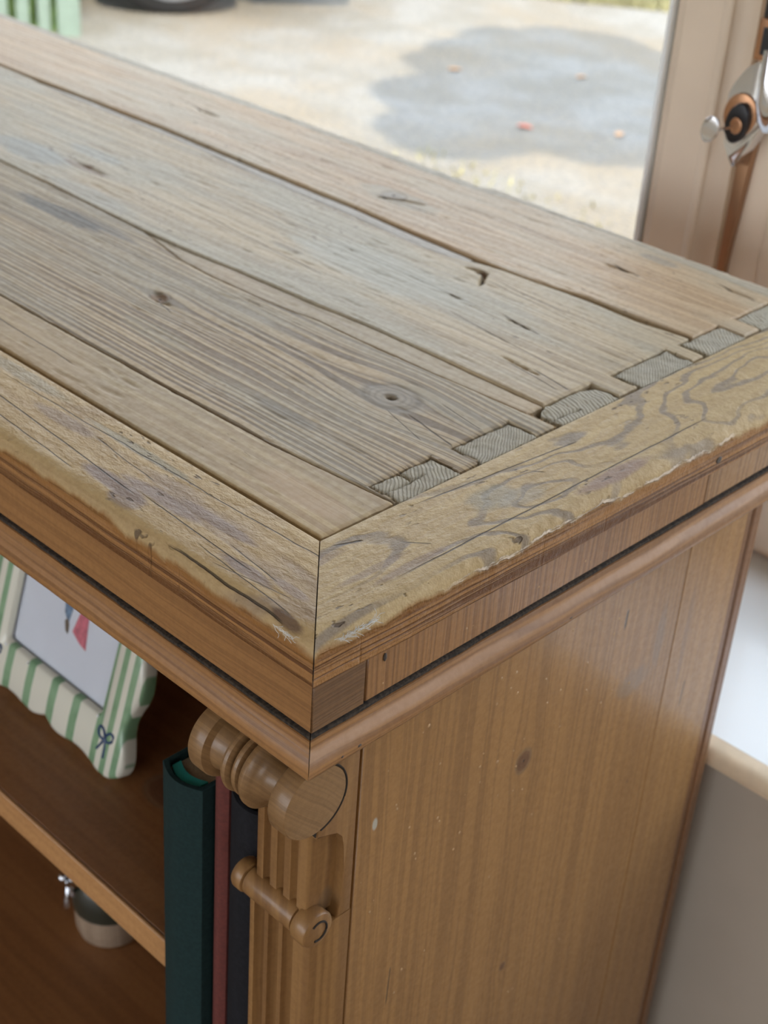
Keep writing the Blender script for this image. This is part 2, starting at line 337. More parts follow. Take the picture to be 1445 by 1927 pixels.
m_panel2 = varn('varnished_side_stile', 'z', 6.4, light=(.36, .19, .064), dark=(.22, .105, .034), ringfreq=260, ring=.35, coat=.35, coat_r=.09, rough=.42, bstr=.12,
                cracks=[(-.165, .3816, -.19, .3805, .0012, .0005)], stains=[(-.12, .37, .05, .004, (.2, .12, .07), .5)])
m_strip = varn('varnished_back_edge', 'z', 6.9, light=(.22, .1, .04), dark=(.13, .055, .02))
m_turn = wood('turned_beech', 'x', (.29, .165, .07), (.16, .085, .034), ring=.4, fine=.4, seed=11, rough=.38, coat=.2, coat_r=.15, bstr=.12, vary=.5)
m_carve = varn('carved_pilaster', 'z', 8.8, light=(.31, .165, .06), dark=(.17, .08, .028), ringfreq=150, ring=.5, coat=.15, dents=.3,
               stains=[(-.14, .03, .01, .006, (.12, .09, .06), .4)])
m_inside = varn('varnished_shelf_wood', 'x', 9.9, light=(.27, .115, .04), dark=(.17, .065, .022), ringfreq=110, ring=.3, coat=.1, rough=.45,
                knots=[(-.283, .132, .04, .02, .016, 'dark')])
m_inside_e = varn('varnished_shelf_edge', 'x', 9.2, light=(.50, .26, .10), dark=(.34, .16, .06), ringfreq=200, ring=.3, coat=.15, rough=.42)
m_dark = plain('dark_gap', (.02, .014, .01), .9)
m_grime_gap = plain('grime', (.035, .024, .016), .9, var=.7, scale=500)
def endgrain(name, seed, base=(.50, .45, .35)):
    g = G(name); x, y, z = g.pos()
    n = g.noise(g.xyz(g.mul(x, 40.), g.mul(y, 40.), seed), 1, 2)
    r = g.math('SINE', g.mul(g.add(g.add(g.mul(y, .9), g.mul(x, .35 + (seed % 3) * .45)), g.mul(n, .008)), 2 * PI / .0026))
    f = g.noise(g.xyz(x, y, z), 900, 3, .7)
    t = g.add(g.mul(g.ss(r, -.3, .9), .36), g.mul(g.sub(f, .3), .85))
    c = g.mix(t, base, tuple(a * .5 for a in base))
    m = g.ss(g.noise(g.xyz(x, y, seed), 70, 3), .4, .65)
    c = g.mix(g.mul(m, .5), c, (.42, .37, .27))
    return g.out(c, .7, bump=g.sub(g.mul(f, .8), g.mul(g.ss(r, -.5, .8), 1.)), bstr=.8, bdist=.0012)
m_blk = [endgrain('end_grain_%s' % n, s) for n, s in (('dark', 1.), ('grey', 2.), ('pale', 3.), ('split', 5.), ('stained', 7.), ('rough', 9.))]

# ------------------------------------------------------------------ BOOKCASE
book_case = empty('bookcase', (0, 0, ZF), 'antique pine bookcase with a worn bare top, varnished sides and a carved corner pilaster', 'bookcase')
BC = book_case
XL = -1.42; ZT = .0605; YB = .553

# --- board sweep with mitre
def sweep(name, prof_fn, s0, s1, step, to_xyz, mat, mitre=True, close_end=True, smooth=True, sharp=60):
    n = int((s1 - s0) / step) + 1
    S_ = np.linspace(0, s1 - s0, n); V = []; m = None
    for s in S_:
        pr = prof_fn(s); m = len(pr)
        for off, z in pr:
            o = max(off, -1); st = (o + s0) if mitre else s0
            a = st + s * (s1 - st) / (s1 - s0)
            V.append(to_xyz(a, off, z))
    F = []
    for i in range(n - 1):
        for j in range(m - 1): F.append((i * m + j, i * m + j + 1, (i + 1) * m + j + 1, (i + 1) * m + j))
    F.append(tuple(range(m))); F.append(tuple((n - 1) * m + j for j in range(m))[::-1])
    bm = bmesh.new(); vs = [bm.verts.new(v) for v in V]
    for f in F: bm.faces.new([vs[i] for i in f])
    return bm_obj(name, bm, mat, BC, sharp=sharp)

def board_prof(seed, over0, over1, L, rough_zone=None):
    def fn(s):
        ov = over0 + (over1 - over0) * min(1, s / L) + .0012 * float(fbm(s * 25, 0, seed))
        r = .0075 + .010 * float(fbm(s * 16, .5, seed + 2, 4))
        drop = max(0., .0022 + .010 * float(fbm(s * 9, 1.7, seed + 4, 4)))
        if s < .03: r += .004 * (1 - s / .03); drop += .0025 * (1 - s / .03)
        if rough_zone:
            k = math.exp(-((s - rough_zone[0]) / rough_zone[1]) ** 2); r *= (1 - .55 * k)
            r += .0035 * k * float(fbm(s * 180, 3.1, seed + 6, 3))
        r = max(.0025, min(.015, r)); b = .0325
        pts = [(.0, b), (-ov, b + .0012), (-ov - .0003, b + .006), (-ov, b + .011), (-ov, ZT - r - drop)]
        for k in range(1, 8):
            a = PI / 2 * k / 7
            jit = .0006 * float(fbm(s * 140, k * .7, seed + 8, 2))
            pts.append((-ov + r * (1 - math.cos(a)) * 1.15 + jit, ZT - r - drop + (r + drop * .8) * math.sin(a) + jit))
        y0 = pts[-1][0]
        for k in range(1, 15):
            o = y0 + (.0572 - y0) * k / 14; f = min(1, (o - y0) / .012)
            z = ZT - drop * .2 * (1 - f) + .0005 * float(fbm(s * 50, o * 120, seed + 9))
            pts.append((o, z))
        pts += [(.0583, ZT - .0003), (.0590, ZT - .0016), (.0592, ZT - .006), (.0592, b)]
        return pts
    return fn
sweep('front_board', board_prof(3, .0035, .003, 1.), .0004, -XL, .0022, lambda a, off, z: (-a, off, z), m_front)
sweep('breadboard_end', board_prof(21, .0045, .012, .45, (.17, .09)), .0004, YB - .002, .0016, lambda a, off, z: (-off, a, z), m_end)

# --- top planks with crooked edges and notched ends
EDX = -.0612
NOTCH = [(.1175, .1690), (.1850, .2375), (.2560, .3185), (.3375, .4005), (.4125, .4635), (.4810, .5290)]
XN = -.0832
GOUGES = [(-.2482, .4006, .004, .0022, 0, .006), (-.2395, .393, .0125, .0014, -1.05, .004), (-.2560, .4015, .007, .0018, .3, .003), (-.3549, .188, .010, .0035, -.35, .0022), (-.348, .184, .009, .0012, .1, .003),
          (-.1494, .2039, .0035, .0022, 0, .0045), (-.19, .4915, .013, .0014, .05, .0025), (-.105, .525, .012, .0014, -.02, .002), (-.4, .462, .012, .002, .5, .002), (-.385, .47, .013, .002, .3, .0018), (-.67, .492, .016, .0016, -.05, .002),
          (-.128, .3015, .018, .001, -.1, .002), (-.17, .351, .014, .0009, -.1, .0015), (-.6, .309, .02, .002, 0, .0015), (-.23, .352, .006, .0009, 0, .0015), (-.36, .318, .004, .0009, 0, .001)]
def interp(nodes):
    xs = [n[0] for n in nodes]; ys = [n[1] for n in nodes]
    return lambda x: np.interp(x, xs, ys)
def plank(name, lo, hi, mat, seed, x1=EDX, x0=XL, tilt=0., dz=0., wav=.0006, zb=.041, gl=.0004, gh=.0004, notch=True, label=None):
    xs = [x0]
    x = x1
    L = []
    while x > x0:
        L.append(x); x -= (.0012 if x > -.42 else (.003 if x > -.75 else .01))
    L.append(x0); L = sorted(set([round(v, 5) for v in L] + [XN - .0006, XN, XN + .0006]))
    X = np.array([v for v in L if x0 <= v <= x1])
    wmax = float(np.max(hi(X) - lo(X)))
    nv = max(6, int(wmax / .0016)); vv = np.linspace(0, 1, nv)
    extra = np.array([.0006, .0014, .0026]) / max(wmax, .012)
    vv = np.array(sorted(set(np.round(np.concatenate([vv, extra, 1 - extra]), 5))))
    ylo = lo(X) + gl + wav * fbm(X * 90, 0, seed, 3) + .0004 * fbm(X * 500, 0, seed + 1, 2)
    yhi = hi(X) - gh + wav * fbm(X * 90, 4, seed + 2, 3) + .0004 * fbm(X * 500, 3, seed + 3, 2)
    Y = ylo[:, None] + (yhi - ylo)[:, None] * vv[None, :]
    XX = np.repeat(X[:, None], len(vv), 1)
    e = np.minimum(Y - ylo[:, None], yhi[:, None] - Y)
    if x1 > -.1: e = np.minimum(e, (x1 - XX) * 1.5)
    inn = np.zeros_like(XX, bool)
    if notch:
        for a, b in NOTCH:
            dx = XN - XX; ins = (Y > a - .001) & (Y < b + .001)
            e = np.where(ins & (dx >= -.0001), np.minimum(e, dx), e)
            dy = np.maximum(a - Y, Y - b); e = np.where((XX > XN) & (dy > 0), np.minimum(e, dy), e)
    drop = .0012 * np.exp(-np.maximum(e, 0) / .00055)
    Z = ZT + dz - drop + tilt * (vv[None, :] - .5) + .0007 * fbm(XX * 30, Y * 60, seed, 3) + .00022 * fbm(XX * 90, Y * 700, seed + 5, 2)
    Z = Z - .0012 * np.clip(fbm(XX * 45, Y * 330, seed + 7, 2) - .22, 0, 1) * 3
    for gx, gy, lx, ly, an, dp in GOUGES:
        ca, sa = math.cos(an), math.sin(an); du = (XX - gx) * ca + (Y - gy) * sa; dv = -(XX - gx) * sa + (Y - gy) * ca
        r = (du / lx) ** 2 + (dv / ly) ** 2 + .5 * fbm(XX * 400, Y * 400, 3); Z = Z - dp * np.exp(-r * r)
    # ragged notch end: move the boundary column
    jag = .0012 * fbm(Y * 260, XX * 0, seed + 11, 3)
    if notch:
        nearn = np.zeros_like(XX, bool)
        for a, b in NOTCH: nearn |= (Y > a) & (Y < b)
        XX = XX + np.where(nearn & (np.abs(XX - XN) < .0008), jag, 0)
    XX = XX + np.where(np.abs(XX - x1) < 1e-6, .6 * jag, 0)
    nx, nw = XX.shape
    idx = np.arange(nx * nw).reshape(nx, nw)
    keep = np.ones((nx - 1, nw - 1), bool)
    if notch:
        cx = (X[:-1] + X[1:]) / 2; cy = (Y[:-1, :-1] + Y[1:, 1:]) / 2
        for a, b in NOTCH: keep &= ~((cx[:, None] > XN) & (cy > a) & (cy < b))
    V = np.stack([XX, Y, Z], -1).reshape(-1, 3)
    I, J = np.nonzero(keep)
    F = np.stack([idx[I, J], idx[I + 1, J], idx[I + 1, J + 1], idx[I, J + 1]], 1)
    # skirts
    kp = np.pad(keep, 1)
    sk = []
    for (di, dj, a, b) in ((-1, 0, (0, 0), (0, 1)), (1, 0, (1, 1), (1, 0)), (0, -1, (1, 0), (0, 0)), (0, 1, (0, 1), (1, 1))):
        nb = kp[1 + di:kp.shape[0] - 1 + di, 1 + dj:kp.shape[1] - 1 + dj]
        I, J = np.nonzero(keep & ~nb)
        sk.append(np.stack([idx[I + a[0], J + a[1]], idx[I + b[0], J + b[1]]], 1))
    sk = np.concatenate(sk); used = np.unique(sk); mp = -np.ones(len(V), int); mp[used] = len(V) + np.arange(len(used))
    VB = V[used].copy(); VB[:, 2] = zb; V = np.concatenate([V, VB])
    F2 = np.stack([sk[:, 1], sk[:, 0], mp[sk[:, 0]], mp[sk[:, 1]]], 1)
    F = np.concatenate([F, F2])
    me = bpy.data.meshes.new(name); me.vertices.add(len(V)); me.vertices.foreach_set('co', V.ravel().astype(np.float32))
    me.loops.add(F.size); me.loops.foreach_set('vertex_index', F.ravel().astype(np.int32))
    me.polygons.add(len(F)); me.polygons.foreach_set('loop_start', np.arange(0, F.size, 4, dtype=np.int32)); me.polygons.foreach_set('loop_total', np.full(len(F), 4, np.int32))
    me.update(calc_edges=True); me.validate()
    bm = bmesh.new(); bm.from_mesh(me); loose = [v for v in bm.verts if not v.link_faces]; bmesh.ops.delete(bm, geom=loose, context='VERTS'); bm.to_mesh(me); bm.free()
    o = link(name, me, mat, BC, smooth=True, label=label); me.set_sharp_from_angle(angle=math.radians(55)); return o
j3 = interp([(-1.5, .104), (-.42, .1065), (-.25, .107), (-.15, .1085), (-.0765, .1146), (-.06, .1158)])
jA = interp([(-1.5, .262), (-.58, .2604), (-.475, .2569), (-.41, .2585), (-.36, .2625), (-.28, .2655), (-.24, .2688), (-.18, .2702), (-.0885, .2700), (-.05, .270)])
jB = interp([(-1.5, .262), (-.58, .2604), (-.46, .2565), (-.40, .243), (-.36, .2405), (-.30, .2425), (-.26, .2478), (-.218, .2480), (-.163, .2497), (-.12, .2521), (-.063, .2547), (-.05, .2549)])
jlo = interp([(-1.5, .43), (-.86, .4235), (-.79, .4180), (-.65, .4195), (-.59, .4172), (-.50, .4118), (-.43, .4102), (-.39, .4090), (-.3165, .4045), (-.285, .4070), (-.262, .4150), (-.242, .4185), (-.2, .4215), (-.165, .4240), (-.1257, .4225), (-.0875, .4275), (-.05, .428)])
jup = interp([(-1.5, .431), (-.86, .4262), (-.80, .4285), (-.66, .4305), (-.60, .4292), (-.514, .4272), (-.448, .4262), (-.407, .4262), (-.334, .4220), (-.284, .4208), (-.262, .4200), (-.242, .4198), (-.2, .4228), (-.1725, .4285), (-.1273, .4290), (-.0875, .4312), (-.05, .431)])
jbk = interp([(-1.5, .531), (-.89, .5357), (-.6, .539), (-.39, .5375), (-.3227, .545), (-.22, .547), (-.19, .5425), (-.09, .539), (-.05, .539)])
ybk = interp([(-1.5, .546), (-.6, .553), (-.38, .551), (-.37, .556), (-.2, .5555), (-.05, .556)])
flat = lambda c: (lambda x: np.full_like(np.asarray(x, float), c))
plank('plank', flat(.0612), j3, m_p1, 5, gl=.0006, dz=-.0002)
plank('plank', j3, jB, m_p2, 12, gl=.0002, gh=.0006, dz=.0002, tilt=.0004)
plank('plank_sliver', jB, jA, m_s1, 19, x0=-.47, gl=.0007, gh=.0003, dz=-.0006)
plank('plank', jA, jlo, m_p3, 26, gl=.0003, gh=.0004, dz=.0006)
plank('plank_sliver', jlo, jup, m_s2, 33, x0=-.84, x1=-.272, dz=-.0014, gl=.0022, gh=.0012, notch=False)
plank('plank', jup, jbk, m_p4, 40, gl=.0008, gh=.0004, dz=.0006)
plank('back_strip', jbk, ybk, m_p5, 47, x1=-.03, gl=.0009, gh=0, dz=-.0008, wav=.0025, notch=False, label='weathered grey strip along the back edge')
box('sub_top', (XL, .03, .0325), (-.03, .545, .0405), m_dark, BC)

# end grain blocks
for i, (a, b) in enumerate(NOTCH):
    xs = np.linspace(XN + .0009, -.0598, 22); ys = np.linspace(a + (.0028 if i in (2, 3) else .0012), b - .0009, 46)
    if i == 4: ys = np.linspace(a + .004, b - .0005, 40)
    XX, YY = np.meshgrid(xs, ys, indexing='ij'); sd_ = 60 + i * 7
    rag = .0022 if i in (2, 3) else .0009
    XX = XX.copy(); YY = YY.copy()
    XX[0] += rag * (fbm(YY[0] * 150, 0, sd_, 3) + .3); YY[:, 0] += rag * (fbm(XX[:, 0] * 200, 0, sd_ + 1) + .4); YY[:, -1] += rag * fbm(XX[:, -1] * 200, 0, sd_ + 2)
    if i == 2:   # rounded worn block
        cc = np.clip((YY - ys.mean()) / (ys[-1] - ys[0]) * 2, -1, 1); XX = XX + .007 * cc ** 4 * (1 - (XX - xs[0]) / (xs[-1] - xs[0]))
    e = np.minimum.reduce([np.abs(XX - xs[0]), np.abs(YY - ys[0]), np.abs(YY - ys[-1]), np.abs(XX - xs[-1]) + .001])
    Z = ZT - .0004 - .0016 * np.exp(-e / .0009) + .0024 * fbm(XX * 160, YY * 160, sd_, 4) + .0007 * fbm(XX * 700, YY * 250, sd_ + 3, 2)
    if i == 0:
        d = np.abs(XX - (XN + .0115) - .003 * fbm(YY * 120, 0, 5)); Z -= .003 * np.exp(-(d / .0007) ** 2) * (YY < a + .034)
        d = np.abs(YY - (a + .024) - .004 * fbm(XX * 120, 0, 6)); Z -= .003 * np.exp(-(d / .0008) ** 2) * (XX < XN + .0115)
    if i == 2:
        d = np.abs(XX - (-.0675) - .004 * fbm(YY * 90, 0, 8)); Z -= .003 * np.exp(-(d / .0008) ** 2) * (YY < a + .03)
    nx, ny = XX.shape; V = np.stack([XX, YY, Z], -1).reshape(-1, 3); idx = np.arange(nx * ny).reshape(nx, ny)
    F = [(idx[p, q], idx[p + 1, q], idx[p + 1, q + 1], idx[p, q + 1]) for p in range(nx - 1) for q in range(ny - 1)]
    rim = list(idx[:, 0]) + list(idx[-1, 1:]) + list(idx[-2::-1, -1]) + list(idx[0, -2:0:-1])
    VB = V[rim].copy(); VB[:, 2] = .0405; base = len(V); V = np.concatenate([V, VB]); m_ = len(rim)
    F += [(rim[k], base + k, base + (k + 1) % m_, rim[(k + 1) % m_]) for k in range(m_)]
    pyd('end_grain_block', V, F, m_blk[i], BC, sharp=60)

# --- fascia below the top boards
def fprof(s): return [(.02, .0008), (.0012, .0008), (0, .0022), (0, .0310), (.0012, .0322), (.02, .0322)]
sweep('front_rail', fprof, .0003, -XL, .02, lambda a, off, z: (-a, off, z), m_rail, sharp=30)
box('corner_block', (-.02, .0006, .0008), (.0, .0368, .0322), m_endg, BC, bev=.0006)
box('side_rail', (-.0185, .0378, .0008), (-.0004, .3400, .0316), m_vz1, BC, bev=.0008)
box('side_rail', (-.0185, .3405, .0008), (-.0008, .5480, .0316), m_vz2, BC, bev=.0006)
# --- moulding
def mprof(s):
    j = .0003 * float(fbm(s * 40, 0, 88))
    pts = [(.03, -.0022), (.0040, -.0022), (.0006, -.0024), (-.0012, -.0027), (-.0014, -.0056), (-.0018, -.0082), (-.0028, -.0098), (-.0044, -.0116), (-.0058, -.0146), (-.0063, -.0178), (-.0060, -.0208), (-.0046, -.0232), (-.0022, -.0245), (.003, -.0248), (.03, -.0248)]
    return [(a + j, b + j * .5) for a, b in pts]
sweep('front_moulding', mprof, .0003, -XL, .01, lambda a, off, z: (-a, off, z), m_mould_x, sharp=60)
sweep('side_moulding', mprof, .0003, YB - .005, .008, lambda a, off, z: (-off, a, z), m_mould_y, sharp=60)
def gprof(s):  # grime strip in the groove, also painting in the dark of the gap
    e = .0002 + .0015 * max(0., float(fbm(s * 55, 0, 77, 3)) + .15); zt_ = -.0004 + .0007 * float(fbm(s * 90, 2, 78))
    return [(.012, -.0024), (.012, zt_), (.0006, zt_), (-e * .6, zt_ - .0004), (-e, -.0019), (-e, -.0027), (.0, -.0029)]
sweep('grime_line', gprof, .0003, -XL, .004, lambda a, off, z: (-a, off, z), m_grime_gap, sharp=30)
sweep('grime_line', gprof, .0003, YB - .005, .004, lambda a, off, z: (-off, a, z), m_grime_gap, sharp=30)
# --- carcass
PX = -.010; ZB = ZF
box('side_board', (-.030, .0495, ZB), (PX, .3535, -.0225), m_panel, BC, bev=.0006)
box('side_board', (-.030, .3541, ZB), (PX, .4232, -.0225), m_panel2, BC, bev=.0006)
box('back_edge_strip', (-.030, .4240, ZB), (PX - .0012, .4320, -.0225), m_strip, BC, bev=.0012)
box('back_edge_strip', (-.030, .4325, ZB), (PX - .0003, .4432, -.0225), m_strip, BC, bev=.0012)
box('carcass_top', (XL, .034, -.0215), (-.0305, .548, -.0012), m_inside, BC)
box('back_panel', (XL, .430, ZB), (-.031, .4425, -.0222), m_inside, BC)
box('left_side', (XL, .034, ZB), (XL + .02, .4295, -.0222), m_inside, BC)
SH = -.305
box('shelf', (XL + .0205, .0415, SH - .0255), (-.1665, .4295, SH), m_inside, BC, bev=.0006)
box('shelf_lipping', (XL + .0205, .038, SH - .0255), (-.1665, .0412, SH), m_inside_e, BC, bev=.0009, label='paler lipping along the shelf front')
box('divider', (-.1660, .075, -.6198), (-.1590, .4295, -.0222), m_inside, BC)
SL = -.62
box('lower_shelf', (XL + .0205, .036, SL - .026), (-.0305, .4295, SL), m_inside, BC, bev=.001)
box('plinth', (XL + .0205, .03, ZB), (-.0305, .05, SL - .0262), m_inside, BC, bev=.001)

# --- pilaster
XR = -.006
def flute_prof(x0, x1, yf, centers, w, d, yb):
    pts = [(x0, yb), (x0, yf + .001), (x0 + .001, yf)]
    for c in centers:
        for k in range(0, 9):
            a = PI * k / 8; pts.append((c - w * math.cos(a), yf + d * math.sin(a)))
    pts += [(x1 - .001, yf), (x1, yf + .001), (x1, yb)]
    return pts
def fluted(name, x0, x1, yf, centers, w, d, yb, z0, z1, ramp0, ramp1, mat):
    zs = [z0] + ([z0 + ramp0 * k / 5 for k in range(1, 6)] if ramp0 else []) + ([z1 - ramp1 * k / 5 for k in range(5, 0, -1)] if ramp1 else []) + [z1]
    V = []; 
    for z in zs:
        f = 1.
        if ramp0 and z < z0 + ramp0: f = math.sqrt(max(0, 1 - (1 - (z - z0) / ramp0) ** 2))
        if ramp1 and z > z1 - ramp1: f = math.sqrt(max(0, 1 - (1 - (z1 - z) / ramp1) ** 2))
        for x, y in flute_prof(x0, x1, yf, centers, w, d * f, yb):
            V.append((x, y + .0004 * float(fbm(z * 60, x * 60, 91)), z))
    m = len(flute_prof(x0, x1, yf, centers, w, d, yb)); n = len(zs)
    F = [(i * m + j, i * m + (j + 1) % m, (i + 1) * m + (j + 1) % m, (i + 1) * m + j) for i in range(n - 1) for j in range(m)]
    bm = bmesh.new(); vs = [bm.verts.new(v) for v in V]
    for f in F: bm.faces.new([vs[i] for i in f])
    bm.faces.new([vs[i] for i in range(m)]); bm.faces.new([vs[(n - 1) * m + i] for i in range(m)])
    return bm_obj(name, bm, mat, BC, sharp=50)
fluted('upper_shaft', -.0535, -.0125, .0146, (-.0445, -.0335, -.0225), .0029, .0045, .0435, -.1475, -.050, .012, 0, m_carve)
fluted('lower_shaft', -.0565, XR, .0128, (-.0475, -.0355, -.0235), .0044, .0062, .0435, ZB, -.152, 0, .010, m_carve)
# side cheek with an arched recess
arc = [(.0146 + .0205 - .0205 * 1.0 * math.cos(t), -.0985 + .0165 * math.sin(t)) for t in np.linspace(PI * .32, PI, 10)][::1]
ch = [(.0140, -.0236), (.0436, -.0236), (.0436, -.152), (.0330, -.152), (.0350, -.140), (.0362, -.115)]
ch += [(.0362 - .0 , -.099), (.0345, -.0905), (.030, -.0850), (.0240, -.0825), (.0140, -.0815)]
extr('side_cheek', ch, lambda a, b, h: (h, a, b), -.0305, XR, m_carve, BC, bev=.0012, sharp=50)
box('pilaster_core', (-.0535, .0150, -.050), (-.0305, .0436, -.0236), m_carve, BC)
# turned scroll
SC = [(-.0825, .019), (-.0818, .0214), (-.0806, .0222), (-.0718, .0222), (-.0706, .0216), (-.0700, .0196), (-.0692, .0168), (-.0660, .0160), (-.0600, .0152), (-.0588, .0132), (-.0580, .0140), (-.0574, .0180), (-.0562, .0206), (-.0544, .0214), (-.0527, .0208), (-.0516, .0184), (-.0511, .0140),
      (-.0502, .0140), (-.0497, .0178), (-.0487, .0198), (-.0472, .0204), (-.0457, .0198), (-.0447, .0178), (-.0442, .0138), (-.0434, .0138), (-.0429, .0182), (-.0418, .0210), (-.0400, .0222), (-.0378, .0222), (-.0364, .0210), (-.0352, .0180), (-.0330, .0150), (-.0300, .0128), (-.0265, .0115), (-.0225, .0108), (-.0196, .0108), (-.0190, .0130), (-.0188, .0196), (-.0180, .0216), (-.0168, .0224), (-.0070, .0224), (-.0054, .0217), (-.0051, .0195)]
lathe('turned_scroll', SC, lambda t, a, b: (t, .0112 + a, -.0535 + b), m_turn, BC, n=56)
tube('scroll_ring', [(-.0056, .0112 + .0226 * math.cos(a), -.0535 + .0226 * math.sin(a)) for a in np.linspace(-1.35, 1.45, 26)], .0006, m_dark, BC, n=6)
box('glue_line', (-.0300, .0128, -.0790), (-.00575, .0132, -.0245), m_dark, BC)
CO = [(-.0675, .0070), (-.0668, .0092), (-.0652, .0101), (-.0600, .0102), (-.0588, .0096), (-.0583, .0078), (-.0577, .0078), (-.0572, .0090), (-.0560, .0094), (-.0190, .0094), (-.0180, .0090), (-.0175, .0076), (-.0169, .0078), (-.0160, .0104), (-.0146, .0114), (-.0062, .0116), (-.0048, .0108), (-.0042, .0092)]
lathe('turned_collar', CO, lambda t, a, b: (t, .0170 + a, -.1495 + b), m_carve, BC, n=36)
tube('carved_hook', [(-.0040, .0170 + .0062 * math.cos(a), -.1495 + .0066 * math.sin(a)) for a in np.linspace(-2.0, 2.3, 18)], .0007, m_dark, BC, n=6)
# varnish drips
V = []; F = []
rr = random.Random(5)
def drop(cx, cy, cz, nrm, s):
    b = len(V); seg = 6
    for i in range(seg):
        a = 2 * PI * i / seg
        if nrm == 'x': V.append((cx, cy + s * math.cos(a), cz + s * 1.15 * math.sin(a)))
    V.append((cx + s * .55, cy, cz - s * .15))
    for i in range(seg): F.append((b + i, b + (i + 1) % seg, b + seg))
spots = [(.08, -.1), (.115, -.09), (.093, -.125), (.118, -.133), (.12, -.137), (.1, -.15), (.14, -.1), (.155, -.105), (.17, -.12), (.185, -.12), (.2, -.16), (.21, -.11), (.225, -.12), (.23, -.15), (.19, -.155), (.175, -.15), (.26, -.14), (.27, -.17), (.24, -.19), (.215, -.19)]
for i in range(95):
    if i < len(spots): y, z = spots[i]
    else: y, z = .055 + .29 * rr.random(), -.05 - .33 * rr.random() ** 1.4
    drop(PX - .0001, y, z, 'x', .0007 + .0007 * rr.random())
for i in range(14): drop(-.0005, .05 + .28 * rr.random(), .004 + .024 * rr.random(), 'x', .0006 + .0005 * rr.random())
m_drip = plain('amber_varnish_drip', (.45, .28, .14), .15, var=.1, coat=.6)
pyd('varnish_drips', V, F, m_drip, BC, smooth=True, kind='stuff', label='tiny amber varnish drips on the side')
# bits of pale fluff caught on the corner
m_fluff = plain('pale_fluff', (.62, .62, .6), .9)
V = []; F = []
def thread(p, d, n_, w):
    p = Vector(p); d = Vector(d).normalized(); pr = None
    for i in range(n_ + 1):
        sv = d.cross(Vector((.57, -.57, .57))).normalized() * w
        b = len(V); V.extend([p - sv, p + sv])
        if pr is not None: F.append((pr, pr + 1, b + 1, b))
        pr = b; p = p + d * .0013; d = (d + Vector((rr.gauss(0, .3), rr.gauss(0, .3), rr.gauss(0, .3)))).normalized()
for i in range(46): thread((.0052 + rr.gauss(0, .0007), .008 + .026 * rr.random(), .0565 - .0012 * rr.random()), (rr.gauss(0, .1), 1, -.22), 3 + int(5 * rr.random()), .00012)
for i in range(16): thread((-.018 + rr.gauss(0, .004), -.0046, .0560 + rr.gauss(0, .0008)), (1, rr.gauss(0, .1), -.2 + rr.gauss(0, .3)), 3 + int(4 * rr.random()), .00010)
pyd('fluff', V, F, m_fluff, BC, kind='stuff', label='pale fluff snagged on the worn corner')

m_hole = plain('old_nail_filler', (.07, .055, .045), .6, var=.4, scale=600)
for (x_, y_, z_, sy, sz) in ((.0048, .0585, .0432, .0030, .0018), (.0100, .3290, .0415, .0032, .0022), (.0058, .0290, -.0180, .0024, .0012), (.0, .0500, .0235, .0012, .0026), (.0058, .2010, -.0190, .0018, .0009), (.0059, .0170, -.0185, .0010, .0010)):
    bm = bmesh.new(); bmesh.ops.create_icosphere(bm, subdivisions=2, radius=1)
    for v_ in bm.verts: v_.co = Vector((x_ + v_.co.x * .0006, y_ + v_.co.y * sy, z_ + v_.co.z * sz))
    bm_obj('nail_hole', bm, m_hole, BC, sharp=80)
# ------------------------------------------------------------------ BOOKS
def book(name, x0, x1, ztop, yf, depth, cover, pages, liner, label, lean=0., bulge=.006, head=.004):
    w = x1 - x0; H = ztop - SL - .0005; r = empty(name, ((x0 + x1) / 2, yf, SL + .0004), label, 'book', None)
    t = .0028
    def arcp(inset, n=10):
        return [(-w / 2 + inset + (w - 2 * inset) * k / n, -bulge * math.sin(PI * k / n) * 1. + inset * .9) for k in range(n + 1)]
    outer = arcp(0); inner = arcp(t)
    poly = [(-w / 2, depth)] + outer + [(w / 2, depth), (w / 2 - t, depth)] + inner[::-1] + [(-w / 2 + t, depth)]
    extr('cover', poly, lambda a, b, h: (a, b, h), 0, H, cover, r, bev=.0005, sharp=45)
    i2 = arcp(t + .0012)
    pp = [(-w / 2 + t + .0002, depth - .004), (-w / 2 + t + .0002, .004)] + [(a, b + .009) for a, b in i2[2:-2]] + [(w / 2 - t - .0002, .004), (w / 2 - t - .0002, depth - .004)]
    extr('page_block', pp, lambda a, b, h: (a, b, h), .003, H - head, pages, r, sharp=45)
    if liner:
        extr('headband', [(a, b + .0018) for a, b in inner[1:-1]] + [(a, b + .0085) for a, b in inner[1:-1]][::-1], lambda a, b, h: (a, b, h), H - head - .004, H - .0016, liner, r, sharp=45)
    r.rotation_euler = (0, lean, 0)
    for c in r.children: c.matrix_parent_inverse.identity(); 
    return r
m_green = plain('dark_green_cloth', (.010, .026, .026), .8, var=.15, scale=400, bstr=.15, spec=.2)
m_red = plain('dark_red_cloth', (.11, .022, .016), .8, var=.15, scale=400)
m_black = plain('charcoal_cloth', (.014, .014, .017), .8, var=.2, scale=400, bstr=.15, spec=.15)
m_pages = plain('aged_paper', (.42, .34, .24), .8, scale=600)
m_teal = plain('teal_paper', (.02, .26, .24), .5)
book('book', -.1535, -.1165, -.1235, .0235, .30, m_green, m_pages, m_teal, 'dark green cloth-bound tall book, leftmost of the upright books', lean=.012, bulge=.006, head=.006)
book('book', -.1125, -.1005, -.098, .0300, .27, m_red, m_pages, None, 'thin dark red book squeezed between the green and charcoal books', lean=.012, bulge=.003)
book('book', -.0985, -.0650, -.1130, .0300, .28, m_black, m_black, None, 'charcoal black tall book beside the carved pilaster', lean=.012, bulge=.006, head=.009)

